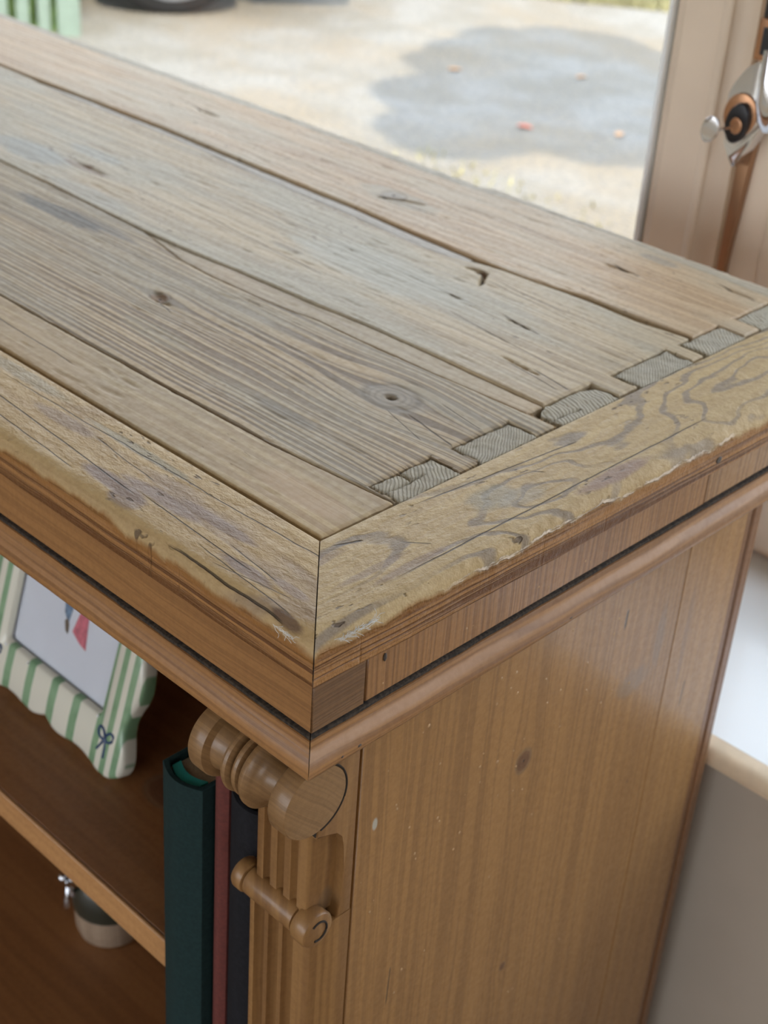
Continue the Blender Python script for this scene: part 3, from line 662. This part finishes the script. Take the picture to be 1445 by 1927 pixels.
# ------------------------------------------------------------------ PICTURE FRAME on the shelf
PHI = math.radians(17)
P0 = Vector((-.31824, .1112, SH + .0035))
fr = empty('picture_frame', (P0.x - .0885, P0.y, SH), 'scalloped cream and green striped photo frame leaning back on the shelf', 'picture frame')
def FR(a, b, h): # h toward the viewer
    return (P0.x + a, P0.y + b * math.sin(PHI) - h * math.cos(PHI), P0.z + b * math.cos(PHI) + h * math.sin(PHI))
AC = -.0885; BCn = .131
out_half = [(-.0885, .0072), (-.0760, .0010), (-.0620, .0012), (-.0486, .0042), (-.0352, .0038), (-.0227, .0002), (-.015, -.0030), (-.004, -.0026), (.004, .0020), (.0095, .0082), (.0113, .0179), (.0075, .0302), (.0028, .0440), (.0054, .0576), (.0115, .070), (.0130, .082), (.0095, .0977), (.0055, .112), (.0040, .131)]
def smooth(pts, it=1):
    for _ in range(it):
        q = [pts[0]]
        for i in range(len(pts) - 1):
            a, b = pts[i], pts[i + 1]; q += [(a[0] * .75 + b[0] * .25, a[1] * .75 + b[1] * .25), (a[0] * .25 + b[0] * .75, a[1] * .25 + b[1] * .75)]
        q.append(pts[-1]); pts = q
    return pts
oh = smooth(out_half, 2)
full = oh + [(a, 2 * BCn - b) for a, b in oh[::-1][1:]]
full = full + [(2 * AC - a, b) for a, b in full[::-1][1:-1]]
IN = (-.1525, .0435, -.0255, .2185)
def rrect(x0, y0, x1, y1, r, n=5):
    p = []
    for cx, cy, a0 in ((x1 - r, y0 + r, -PI / 2), (x1 - r, y1 - r, 0), (x0 + r, y1 - r, PI / 2), (x0 + r, y0 + r, PI)):
        for k in range(n + 1): a = a0 + PI / 2 * k / n; p.append((cx + r * math.cos(a), cy + r * math.sin(a)))
    return p
inn = rrect(IN[0], IN[1], IN[2], IN[3], .004)
g = G('green_stripe_glaze'); x, y, z = g.pos()
st = 0.
for sc_, hw in ((-.1900, .003), (-.1780, .003), (-.1640, .0034), (-.1414, .0046), (-.1130, .0046), (-.0820, .0046), (-.0535, .0046), (-.0235, .0036), (-.0105, .0032), (.0020, .0034), (.0125, .002)):
    q_ = g.ss(g.math('ABSOLUTE', g.sub(x, P0.x + sc_)), hw - .0004, hw + .0004, 1., 0.)
    st = q_ if isinstance(st, float) else g.mx(st, q_)
nn = g.noise(g.xyz(x, y, z), 60, 3)
m_stripe = g.out(g.mix(st, (.68, .66, .56), g.mix(g.ss(nn, .3, .7), (.17, .30, .17), (.24, .38, .23))), .22, bump=nn, bstr=.05, coat=.5, coat_r=.05)
# ring body: connect outer to nearest inner by angle
def ringmesh(name, outer, inner, mat, h0, h1, bevel):
    import bisect
    bm = bmesh.new()
    ang = lambda p: math.atan2(p[1] - BCn, p[0] - AC)
    N = 220
    def samp(poly):
        pts = poly + [poly[0]]; L = [0]
        for i in range(len(pts) - 1): L.append(L[-1] + math.dist(pts[i], pts[i + 1]))
        return pts, L
    def cast(poly, th):
        best = None; dx, dy = math.cos(th), math.sin(th)
        for i in range(len(poly)):
            a = poly[i]; b = poly[(i + 1) % len(poly)]
            ax, ay = a[0] - AC, a[1] - BCn; ex, ey = b[0] - a[0], b[1] - a[1]
            den = dx * ey - dy * ex
            if abs(den) < 1e-12: continue
            t = (ax * ey - ay * ex) / den; s = (ax * dy - ay * dx) / den
            if t > 0 and -1e-6 <= s <= 1 + 1e-6 and (best is None or t > best): best = t
        return best
    rings = []
    for k in range(N):
        th = 2 * PI * k / N; ro = cast(outer, th); ri = cast(inner, th)
        rings.append((th, ro, ri))
    lay = [('o', 0, h0), ('o', 0, h1 - .004), ('o', -.0015, h1 - .0012), ('o', -.0045, h1), ('m', 0, h1 + .0006), ('i', .003, h1), ('i', .001, h1 - .0015), ('i', 0, h1 - .006)]
    vv = []
    for th, ro, ri in rings:
        c = []
        for kind, d, h in lay:
            r = ro + d if kind == 'o' else (ri + d if kind == 'i' else (ro + ri) / 2)
            c.append(bm.verts.new(FR(AC + r * math.cos(th), BCn + r * math.sin(th), h)))
        vv.append(c)
    for k in range(N):
        for j in range(len(lay) - 1): bm.faces.new((vv[k][j], vv[(k + 1) % N][j], vv[(k + 1) % N][j + 1], vv[k][j + 1]))
    return bm_obj(name, bm, mat, fr, sharp=50)
ringmesh('frame_border', full, inn, m_stripe, -.004, .009, .002)
m_back = plain('cream_back', (.45, .42, .36), .6)
pad = .0012
extr('backing', [(AC + (a - AC) * .985, BCn + (b - BCn) * .99) for a, b in full[::3]], FR, -.0052, -.0025, m_back, fr, sharp=40)
m_print = plain('white_print', (.62, .65, .72), .35, var=.02)
extr('print', rrect(IN[0] - .003, IN[1] - .003, IN[2] + .003, IN[3] + .003, .002), FR, -.0024, .0008, m_print, fr)
m_blue = plain('blue_ink', (.13, .2, .3), .5, var=.35, scale=300); m_rose = plain('rose_ink', (.5, .13, .17), .5, var=.25, scale=200); m_brown = plain('brown_ink', (.13, .1, .07), .5)
extr('printed_figure', [(-.0905, .135), (-.1035, .135), (-.1010, .107), (-.0985, .094), (-.0945, .0895), (-.0915, .088), (-.0890, .104)], FR, .0009, .0011, m_blue, fr, label='blue part of the printed figure')
extr('printed_figure', [(-.0930, .0905), (-.0962, .0875), (-.0930, .0800), (-.0895, .0785), (-.0900, .0860)], FR, .0011, .0013, m_brown, fr, label='brown part of the printed figure')
extr('printed_figure', [(-.0690, .135), (-.0800, .135), (-.0795, .104), (-.0850, .0830), (-.0740, .0775), (-.0655, .0755), (-.0690, .098)], FR, .0009, .0011, m_rose, fr, label='rose part of the printed figure')
g = G('clear_glass'); gl = g.n('ShaderNodeBsdfTransparent'); gs = g.n('ShaderNodeBsdfGlossy'); gs.inputs['Roughness'].default_value = .02
fz = g.n('ShaderNodeFresnel'); fz.inputs[0].default_value = 1.45; mxs = g.n('ShaderNodeMixShader'); ge = g.n('ShaderNodeNewGeometry'); g.l.new(g.mul(fz.outputs[0], g.sub(1., ge.outputs['Backfacing'])), mxs.inputs[0]); g.l.new(gl.outputs[0], mxs.inputs[1]); g.l.new(gs.outputs[0], mxs.inputs[2])
oo = g.n('ShaderNodeOutputMaterial'); g.l.new(mxs.outputs[0], oo.inputs[0]); m_glass = g.m
extr('glass', rrect(IN[0] - .001, IN[1] - .001, IN[2] + .001, IN[3] + .001, .003), FR, .0016, .0026, m_glass, fr)
m_bow = plain('navy_glaze', (.02, .05, .13), .2, coat=.5)
def bow(ca, cb, s=1.):
    h = .0100
    P = []
    def loop(sg):
        return [(ca + sg * s * (.0006 + .0052 * (1 - math.cos(t)) / 1.6 + .0), cb + s * (.0026 * math.sin(t) * 1.25 + .0026 * (1 - math.cos(t)) / 2)) for t in np.linspace(0, 2 * PI, 15)]
    parts = [loop(1), loop(-1), [(ca, cb), (ca - .002 * s, cb - .005 * s), (ca - .0052 * s, cb - .0105 * s)], [(ca, cb), (ca + .0015 * s, cb - .0065 * s), (ca + .0018 * s, cb - .0135 * s)]]
    for q in parts: tube('painted_bow', [FR(a, b, h - .0006) for a, b in q], .0010 * s, m_bow, fr, n=6, label='navy painted bow')
bow(-.0136, .0300, 1.25); bow(2 * AC + .0136, .0300, 1.25); 
for a, b in ((-.0265, .0415), (-.1495, .0405), (-.118, .0395)):
    bm = bmesh.new(); bmesh.ops.create_icosphere(bm, subdivisions=2, radius=.0011)
    for v in bm.verts: v.co = v.co + Vector(FR(a, b, .0098))
    bm_obj('pearl_bead', bm, plain('pearl_white', (.85, .87, .9), .1, coat=1), fr, sharp=80)

# ------------------------------------------------------------------ LIDDED POT on the lower shelf
px, py = -.450, .190
pot = empty('trinket_pot', (px, py, SL), 'small round wooden-bodied pot with dark lid and shiny silver bow, on the lower shelf', 'trinket pot')
m_pw = wood('pale_pot_wood', 'z', (.36, .26, .18), (.22, .15, .1), ring=.4, ringfreq=200, seed=14, rough=.5)
m_lid = plain('dark_green_lid', (.03, .03, .02), .35, coat=.3)
m_chr = plain('chrome_metal', (.75, .76, .8), .12, metal=1., var=.03)
f = lambda t, a, b: (px + a, py + b, SL + t)
lathe('body', [(0.0003, .028), (.002, .0305), (.012, .0335), (.026, .034), (.034, .033)], f, m_pw, pot, n=36)
lathe('lid', [(.0341, .033), (.036, .0352), (.050, .0355), (.062, .034), (.069, .029), (.072, .019), (.073, .003)], f, m_lid, pot, n=36)
for q, rr_ in (([(-.036, -.022, .040), (-.042, -.020, .050), (-.036, -.018, .058), (-.028, -.022, .052), (-.036, -.022, .042)], .0028), ([(-.026, -.026, .050), (-.016, -.034, .064), (-.006, -.034, .068), (-.010, -.034, .058), (-.026, -.026, .048)], .0032), ([(-.026, -.028, .050), (-.022, -.034, .040), (-.023, -.034, .030)], .0026)):
    tube('bow', [(px + a, py + b, SL + c) for a, b, c in q], rr_, m_chr, pot, n=8, label='shiny silver bow')
bm = bmesh.new(); bmesh.ops.create_icosphere(bm, subdivisions=2, radius=.005); 
for v in bm.verts: v.co += Vector((px - .041, py - .024, SL + .048))
bm_obj('bead', bm, m_chr, pot, sharp=80)

# ------------------------------------------------------------------ ROOM
m_wall = plain('warm_wall_paint', (.44, .38, .31), .7, var=.03, scale=12)
m_wall2 = plain('pale_wall_paint', (.42, .37, .31), .8, var=.03, scale=8)
m_ceil = plain('ceiling_white', (.6, .57, .52), .8, var=.02)
m_cream = plain('cream_window_paint', (.80, .67, .53), .35, var=.03, scale=15, coat=.2)
m_sill = plain('white_sill_gloss', (.86, .90, .92), .3, var=.01, scale=9, coat=.3)
g = G('floor_boards_stain'); x, y, z = g.pos()
nn = g.noise(g.xyz(g.mul(x, 3.), g.mul(y, 60.), 0.), 1, 3); m_floor = g.out(g.mix(nn, (.3, .19, .1), (.16, .09, .05)), .5)
RX0, RX1, RY0 = -3.2, 2.4, -3.0; ZC = 1.5
YW = .47   # inner face of the wall below the sill
def st(o): o['kind'] = 'structure'; return o
st(box('floor', (RX0 - .2, RY0 - .2, ZF - .1), (RX1 + .2, .86, ZF), m_floor))
st(box('ceiling', (RX0 - .2, RY0 - .2, ZC), (RX1 + .2, .9, ZC + .15), m_ceil))
WX0, WX1 = -2.6, 1.9
ZS = -.2746
wb = empty('wall_back', (0, .5, ZF), kind='structure')
box('lower_wall', (RX0, YW, ZF + .0005), (RX1, .86, ZS - .0225), m_wall, wb)
box('pier', (RX0, YW, ZS - .022), (WX0, .86, ZC), m_wall2, wb)
box('pier', (WX1, YW, ZS - .022), (RX1, .86, ZC), m_wall2, wb)
box('lintel', (WX0, YW, 1.25), (WX1, .86, ZC), m_wall2, wb)
st(box('wall_left', (RX0 - .2, RY0, ZF), (RX0, .86, ZC), m_wall2))
# front wall behind the viewer and right wall, with openings added for fill light
wf = empty('wall_front', (0, RY0, ZF), kind='structure')
box('lower_wall', (RX0 - .2, RY0 - .2, ZF), (RX1 + .2, RY0, -.45), m_wall2, wf); box('lintel', (RX0 - .2, RY0 - .2, 1.15), (RX1 + .2, RY0, ZC), m_wall2, wf)
box('pier', (RX0 - .2, RY0 - .2, -.45), (-2.4, RY0, 1.15), m_wall2, wf); box('pier', (1.5, RY0 - .2, -.45), (RX1 + .2, RY0, 1.15), m_wall2, wf)
wr = empty('wall_right', (RX1, 0, ZF), kind='structure')
box('lower_wall', (RX1, RY0, ZF), (RX1 + .2, .86, -.45), m_wall2, wr); box('lintel', (RX1, RY0, 1.15), (RX1 + .2, .86, ZC), m_wall2, wr)
box('pier', (RX1, RY0, -.45), (RX1 + .2, -2.0, 1.15), m_wall2, wr); box('pier', (RX1, -.9, -.45), (RX1 + .2, .86, 1.15), m_wall2, wr)

# window (sill, frame, sashes)
win = empty('window_1', (0, .74, ZS), kind='structure')
def sillprof():
    pts = [(.80, ZS - .020), (.465, ZS - .020), (.460, ZS - .016)]
    pts += [(.4635 - .0095 * math.cos(a), ZS - .0095 + .0095 * math.sin(a)) for a in np.linspace(-.5, PI / 2, 7)] + [(.80, ZS)]
    return pts
sp = sillprof()
extr('sill', [(.80, ZS - .020), (.4738, ZS - .020), (.4738, ZS), (.80, ZS)], lambda a, b, h: (h, a, b), WX0, WX1, m_sill, win, sharp=40)
extr('sill_nosing', [(.4735, ZS - .020)] + sp[1:-1] + [(.4735, ZS)], lambda a, b, h: (h, a, b), WX0, WX1, plain('cream_nosing_paint', (.74, .6, .43), .4), win, sharp=40)
def vprof(name, pts, z0, z1, mat, par, label=None):
    return extr(name, pts, lambda a, b, h: (a, b, h), z0, z1, mat, par, sharp=30, label=label)
ZW0, ZW1 = ZS + .0005, 1.25
def stile_pts(xg, sgn):
    """moulded stile: xg glass edge, sgn direction away from glass"""
    q = [(0, .775), (0, .7560), (.0020, .7500), (.0060, .7465), (.0110, .7450), (.0125, .7420), (.0150, .7395), (.0175, .7390), (.0185, .7370), (.055, .7370), (.0560, .7350), (.0585, .7335), (.0625, .7330), (.0650, .7345), (.0655, .7385), (.0690, .7420), (.0760, .7440), (.0830, .7430), (.0880, .7400), (.0890, .775)]
    return [(xg + sgn * a, b) for a, b in q]
vprof('stile', stile_pts(-.343, 1), ZW0 , ZW1, m_cream, win)
# left mullion far away and right jamb
vprof('stile', stile_pts(-1.62, -1), ZW0, ZW1, m_cream, win)
vprof('stile', stile_pts(-2.511, -1), ZW0, ZW1, m_cream, win)
box('bottom_rail', (-1.62, .7372, ZW0), (-.3435, .775, ZW0 + .062), m_cream, win, bev=.004, seg=2)
box('top_rail', (-1.62, .7372, ZW1 - .07), (-.3435, .775, ZW1), m_cream, win, bev=.004, seg=2)
box('top_rail', (WX0, .7372, ZW1 - .07), (-1.709, .775, ZW1), m_cream, win, bev=.004, seg=2)
box('bottom_rail', (WX0, .7372, ZW0), (-1.709, .775, ZW0 + .062), m_cream, win, bev=.004, seg=2)
box('pane', (-1.625, .762, ZW0 + .058), (-.3385, .765, ZW1 - .066), m_glass, win)
box('pane', (-2.515, .762, ZW0 + .058), (-1.706, .765, ZW1 - .066), m_glass, win)
box('glazing_bead', (-.3475, .744, ZW0 + .06), (-.3432, .7745, ZW1 - .07), m_sill, win, bev=.001)
# opening sash at the right
sash = [(-.2340, .775), (-.2340, .7250), (-.2325, .7225), (-.2010, .7225), (-.1995, .7200), (-.1970, .7190), (-.1900, .7190), (-.1700, .7190), (-.1685, .7215), (-.1650, .7240), (-.1580, .7300), (-.1560, .775)]
vprof('sash_stile', sash, ZW0 + .012, ZW1, m_cream, win)
box('sash_rail', (-.1555, .7225, ZW0 + .012), (.58, .775, ZW0 + .085), m_cream, win, bev=.004, seg=2)
box('frame_rail', (-.2535, .735, ZW0), (.70, .780, ZW0 + .0115), m_cream, win, bev=.002)
box('frame_strip', (-.2535, .748, ZW0 + .0118), (-.2345, .775, ZW1), m_cream, win)
box('sash_stile', (.5805, .7225, ZW0 + .012), (.66, .775, ZW1), m_cream, win, bev=.004, seg=2)
box('sash_rail', (-.1555, .7225, ZW1 - .085), (.58, .775, ZW1), m_cream, win, bev=.004, seg=2)
box('pane', (-.1565, .758, ZW0 + .08), (.5825, .761, ZW1 - .08), m_glass, win)
box('frame_post', (.6605, .735, ZW0 + .0118), (.74, .78, ZW1), m_cream, win, bev=.003)
box('pane', (.735, .762, ZW0 + .05), (WX1, .765, ZW1), m_glass, win)
box('frame_rail', (.7405, .735, ZW0), (WX1, .78, ZW0 + .06), m_cream, win, bev=.003)

# window handle
hd = empty('window_handle', (-.2296, .7220, .08), 'polished chrome sash window handle with its key standing in a black oval lock', 'window handle')
m_bar = plain('bronze_strip', (.36, .20, .11), .3, metal=.6, var=.06)  # brown wood mirrored in polished metal, put into the base colour
m_blk2 = plain('black_plastic', (.012, .012, .015), .35)
m_cop_refl = plain('copper_metal', (.55, .30, .17), .25, metal=.8)  # lock copper; on the latch it paints the reflection of the wood
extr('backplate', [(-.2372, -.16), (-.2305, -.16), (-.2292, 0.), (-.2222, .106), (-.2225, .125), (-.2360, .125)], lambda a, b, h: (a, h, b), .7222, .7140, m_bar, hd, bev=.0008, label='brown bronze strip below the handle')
body = [(-.2304, .0885), (-.2376, .0975), (-.2435, .1080), (-.2448, .1266), (-.2470, .1450), (-.2437, .1550), (-.2373, .1662), (-.2304, .1744), (-.2200, .1800), (-.2000, .1810), (-.1990, .1450), (-.2056, .1304), (-.2121, .1262), (-.2146, .1190), (-.2194, .1085)]
body = smooth(body + [body[0]], 2)[:-1]
extr('body', body, lambda a, b, h: (a, h, b), .7138, .6985, m_chr, hd, bev=.0045, sharp=60)
tube('lever', [(-.2080, .690, .192), (-.2050, .688, .170), (-.2020, .686, .152), (-.2005, .688, .138), (-.2005, .690, .1290)], [.0065, .0080, .0085, .0075, .004], m_chr, hd, n=14, flat=1.2)
def ell(cx, cz, ra, rb, rot, n=28): 
    return [(cx + ra * math.cos(t) * math.cos(rot) - rb * math.sin(t) * math.sin(rot), cz + ra * math.cos(t) * math.sin(rot) + rb * math.sin(t) * math.cos(rot)) for t in np.linspace(0, 2 * PI, n, endpoint=False)]
extr('copper_surround', ell(-.2315, .1330, .0155, .0185, -.2), lambda a, b, h: (a, h, b), .6984, .6962, m_cop_refl, hd, bev=.001)
extr('lock_plate', ell(-.2300, .1275, .0100, .0175, -.18), lambda a, b, h: (a, h, b), .6961, .6905, m_blk2, hd, bev=.002, label='black oval lock plate')
extr('lock_barrel', ell(-.2288, .1262, .0056, .0070, 0), lambda a, b, h: (a, h, b), .6904, .6880, m_cop_refl, hd, bev=.0008)
ky = extr('key', ell(-.2395, .1245, .0075, .0115, -.25), lambda a, b, h: (a, h, b), .6690, .6662, m_chr, hd, bev=.0008, label='small round-bowed key')
box('key_shank', (-.2335, .6700, .1240), (-.2310, .6879, .1262), m_chr, hd)
box('upper_latch', (-.2300, .6980, .1790), (-.2060, .7224, .2120), m_cop_refl, hd, bev=.002, seg=2)
box('latch_inset', (-.2240, .6955, .1845), (-.2080, .6979, .2060), m_blk2, hd, bev=.0008)
m_darkgap = plain('dark_rebate', (.03, .028, .025), .7)
box('rebate_seal', (-.2338, .7100, .178), (-.2302, .7224, .40), m_darkgap, hd)

# added ceiling fill lamps, out of view, to brighten the bookcase front
m_fill_lamp = plain('lamp_shell', (.7, .7, .68), .4)
m_em = G('lamp_diffuser'); m_em = m_em.out((.9, .85, .75), .5, emis=((1, .86, .68), 6.5))
for i, (lx, ly) in enumerate(((.9, -1.6), (-1.4, -1.6), (1.4, -.2))):
    c = empty('ceiling_light', (lx, ly, ZC), ['round ceiling light towards the shop front, right of centre', 'round ceiling light towards the shop front, left of centre', 'round ceiling light near the right-hand wall'][i], 'ceiling light', 'round ceiling lights')
    lathe('shell', [(0, .16), (-.03, .16), (-.05, .15)], lambda t, a, b, lx=lx, ly=ly: (lx + a, ly + b, ZC + t - .0005), m_fill_lamp, c, n=24)
    lathe('diffuser', [(-.0508, .148), (-.065, .13), (-.07, .06)], lambda t, a, b, lx=lx, ly=ly: (lx + a, ly + b, ZC + t), m_em, c, n=24)

# ------------------------------------------------------------------ OUTSIDE
g = G('gravel'); x, y, z = g.pos()
v = g.xyz(x, y, z)
pb = g.vor(v, 55.); n2 = g.noise(v, 3.2, 4, .6); n3 = g.noise(v, 40., 4, .75); n4 = g.noise(v, 1.1, 3, .6)
c = g.mix(g.ss(n2, .35, .65), (.245, .225, .185), (.31, .30, .275))
c = g.mix(g.ss(n4, .45, .62, 0., .6), c, (.28, .225, .15))
c = g.mix(g.ss(pb, .1, .6, 0., .35), c, (.13, .12, .11))
c = g.mix(g.ss(n3, .48, .68, 0., .75), c, (.13, .135, .15))
m_gravel = g.out(c, .9, bump=pb, bstr=.7, bdist=.012, spec=.2)
gd = st(box('ground', (-40, .8605, ZG - .2), (30, 60, ZG), m_gravel))
st(box('ground_slab', (-40, -30, ZG - .25), (30, .8603, ZG - .001), m_gravel))
# dry grass verge (countless blades)
def blades(name, region, n, h, mat, seed, label):
    r = np.random.RandomState(seed); V = []; F = []
    for i in range(n):
        bx, by = region(r); a = r.rand() * 2 * PI; w = .004 + .006 * r.rand(); hh = h * (.4 + .8 * r.rand()); lx, ly = (r.rand(2) - .5) * hh * .9
        b = len(V); V += [(bx - w * math.cos(a), by - w * math.sin(a), ZG), (bx + w * math.cos(a), by + w * math.sin(a), ZG), (bx + lx, by + ly, ZG + hh)]; F.append((b, b + 1, b + 2))
    return pyd(name, V, F, mat, None, kind='stuff', label=label, cat='grass')
m_grass = plain('dry_grass', (.36, .34, .19), .8, var=.35, scale=4)
def reg1(r):
    t = r.rand(); k = r.rand(); return (-4.75 + 1.6 * t + 0 * k + k * -.6, 5.35 + 1.05 * t + k * 1.1)
blades('grass_verge', reg1, 26000, .05, m_grass, 3, 'short yellow-green dry grass beyond the gravel drive')
def reg2(r):
    return (-2.1 - .9 * r.rand(), 2.85 + .55 * r.rand() ** 2)
blades('sparse_grass', reg2, 260, .03, m_grass, 4, 'sparse dry grass blades in the pale gravel close to the window')
# fallen leaves
m_leafr = plain('red_leaf', (.55, .16, .1), .6); m_leafo = plain('orange_leaf', (.5, .27, .12), .6)
def leaf(x, y, s, a, mat, label, col):
    n_ = 12; pts = []
    for k in range(n_):
        t = 2 * PI * k / n_; pts.append((math.cos(t) * s, math.sin(t) * s * .5 * (1 - .35 * math.cos(t)), .004 + .2 * s * abs(math.sin(t))))
    V = [(x + p[0] * math.cos(a) - p[1] * math.sin(a), y + p[0] * math.sin(a) + p[1] * math.cos(a), ZG + p[2]) for p in pts]; V.append((x, y, ZG + .002))
    pyd('fallen_leaf', V, [(k, (k + 1) % n_, n_) for k in range(n_)], mat, None, smooth=True, label=label, cat='leaf')
leaf(-2.93, 3.87, .032, .2, m_leafr, 'bright pinkish-red fallen leaf in the shaded gravel, the most vivid one', 0)
leaf(-3.25, 4.62, .024, 1.2, m_leafo, 'small orange fallen leaf high in the shaded gravel patch', 0)
leaf(-2.67, 4.10, .028, 2.0, m_leafo, 'orange fallen leaf near the window post in the shaded gravel', 0)
leaf(-3.62, 4.25, .028, .7, m_leafo, 'pale orange fallen leaf at the left side of the shaded gravel', 0)

# slatted fence, upper left
m_white = plain('mint_white_paint', (.24, .32, .275), .5, var=.06)
fe = empty('picket_fence', (-4.88, 3.30, ZG), 'pale mint-white picket fence standing on the gravel, far left outside the window', 'fence')
ex = Vector((-.6, -.8, 0)); en = Vector((.8, -.6, 0))
def fbox(name, s0, s1, n0, n1, z0, z1):
    bm = bmesh.new(); bmesh.ops.create_cube(bm, size=1)
    for v_ in bm.verts:
        s_ = (s0 + s1) / 2 + v_.co.x * (s1 - s0); n_ = (n0 + n1) / 2 + v_.co.y * (n1 - n0); zz = (z0 + z1) / 2 + v_.co.z * (z1 - z0)
        p = ex * s_ + en * n_; v_.co = Vector((-4.88 + p.x, 3.30 + p.y, zz))
    bmesh.ops.bevel(bm, geom=bm.edges[:], offset=.003, segments=1, affect='EDGES')
    return bm_obj(name, bm, m_white, fe)
fbox('post', 0, .085, -.04, .04, ZG, ZG + 1.15)
for k in range(11): fbox('picket', .118 + k * .086, .118 + k * .086 + .046, .012, .030, ZG + .012, ZG + 1.02)
fbox('rail', .086, 1.10, -.018, .011, ZG + .24, ZG + .31); fbox('rail', .086, 1.10, -.018, .011, ZG + .75, ZG + .82)
fbox('post', 1.105, 1.19, -.04, .04, ZG, ZG + 1.15)
m_gr2 = plain('green_grass', (.24, .42, .14), .8, var=.3, scale=5)
def reg3(r): 
    s_ = .1 + 1.1 * r.rand(); n_ = -.05 - .2 * r.rand(); p = ex * s_ + en * n_; return (-4.88 + p.x, 3.3 + p.y)
blades('grass_clump', reg3, 7000, .42, m_gr2, 6, 'green grass growing behind the pale picket fence')

# parked car: one wheel shows at the top left of the window
car = empty('car', (-5.7, 2.75, ZG), 'dark parked car whose wheel shows at the top edge of the window view', 'car')
cx_ = Vector((.55, .83, 0)).normalized(); cn = Vector((-.83, .55, 0)).normalized(); C0 = Vector((-4.93, 3.84, ZG))   # front wheel contact, near side
def CP(a, b, h): p = C0 + cx_ * a + cn * h; return (p.x, p.y, ZG + b)
m_car = plain('dark_blue_paint', (.03, .04, .06), .2, coat=1, var=.05); m_tyre = plain('tyre_rubber', (.02, .021, .024), .7); m_alloy = plain('alloy_wheel', (.55, .6, .7), .3, metal=.7)
m_cg = plain('car_glass', (.03, .04, .045), .05)
sidep = [(.85, .32), (.88, .45), (.80, .66), (.35, .78), (-.15, .86), (-.75, 1.30), (-1.2, 1.42), (-2.3, 1.40), (-3.0, 1.12), (-3.42, .98), (-3.5, .55), (-3.45, .32), (-3.02, .26)]
sidep += [(-2.6 + .40 * math.cos(t), .325 + .40 * math.sin(t)) for t in np.linspace(PI, 0, 10)] + [(-.42, .24)] + [(.40 * math.cos(t), .325 + .40 * math.sin(t)) for t in np.linspace(PI, 0, 10)]
extr('car_body', sidep[:], CP, .02, 1.72, m_car, car, bev=.03)
extr('side_window', [(-.28, .90), (-.80, 1.26), (-1.25, 1.34), (-1.30, .90)], CP, .018, .03, m_cg, car); extr('side_window', [(-1.38, .90), (-1.33, 1.34), (-2.2, 1.33), (-2.75, 1.10), (-2.8, .94)], CP, .018, .03, m_cg, car)
for a in (0, -2.6):
    for h0 in (.02, 1.52):
        wv = lathe('wheel', [(0, .25), (.005, .30), (.025, .325), (.175, .325), (.195, .30), (.20, .25)], lambda t, p, q, a=a, h0=h0: CP(a + p, .326 + q, h0 + t), m_tyre, car, n=40)
        h_ = h0 if h0 < 1 else h0 + .2
        lathe('rim', [(0, .262), (.004, .262), (.012, .25), (.014, .06)], lambda t, p, q, a=a, h_=h_, s=(-1 if h0 < 1 else 1): CP(a + p, .326 + q, h_ + s * t), m_alloy, car, n=40)

# tree out of view on the right, its crown shades the drive
m_bark = plain('bark', (.12, .09, .06), .9); m_fol = plain('tree_foliage', (.05, .1, .03), .7, var=.4)
tree = empty('tree', (.9, 2.6, ZG), 'broad leafy tree right of the window view whose crown shades the gravel', 'tree')
HT = 4.0; off = Vector((-.5 / .8, .3 / .8)) * HT
tube('trunk', [(.9, 2.6, ZG - .05), (.7, 2.65, ZG + 1.6), (.2, 2.8, ZG + 3.), (-.5, 2.95, ZG + HT)], [.15, .12, .1, .07], m_bark, tree, n=12)
shade = [(-3.05, 3.62, .30), (-3.35, 3.95, .33), (-3.35, 4.35, .36), (-3.62, 4.62, .38), (-3.85, 4.85, .22), (-3.1, 4.75, .48), (-3.6, 5.0, .36), (-2.75, 4.08, .38), (-2.65, 4.5, .5), (-2.35, 4.2, .34), (-3.0, 5.1, .36), (-2.2, 4.6, .5), (-2.05, 4.15, .35), (-3.72, 4.32, .2), (-2.9, 3.75, .18)]
V = []; F = []
r_ = np.random.RandomState(9)
for (sx_, sy_, sr) in shade:
    bm = bmesh.new(); bmesh.ops.create_icosphere(bm, subdivisions=3, radius=1); b = len(V)
    for v_ in bm.verts:
        p = v_.co; k = 1 + .16 * float(fbm(p.x * 3 + 9, p.y * 3 + p.z * 2, 5)) * 2
        V.append((sx_ - off.x + p.x * sr * k, sy_ - off.y + p.y * sr * k, ZG + HT + p.z * sr * .5 * k))
    for f_ in bm.faces: F.append([b + v_.index for v_ in f_.verts])
    bm.free()
pyd('crown', V, F, m_fol, tree, smooth=True)
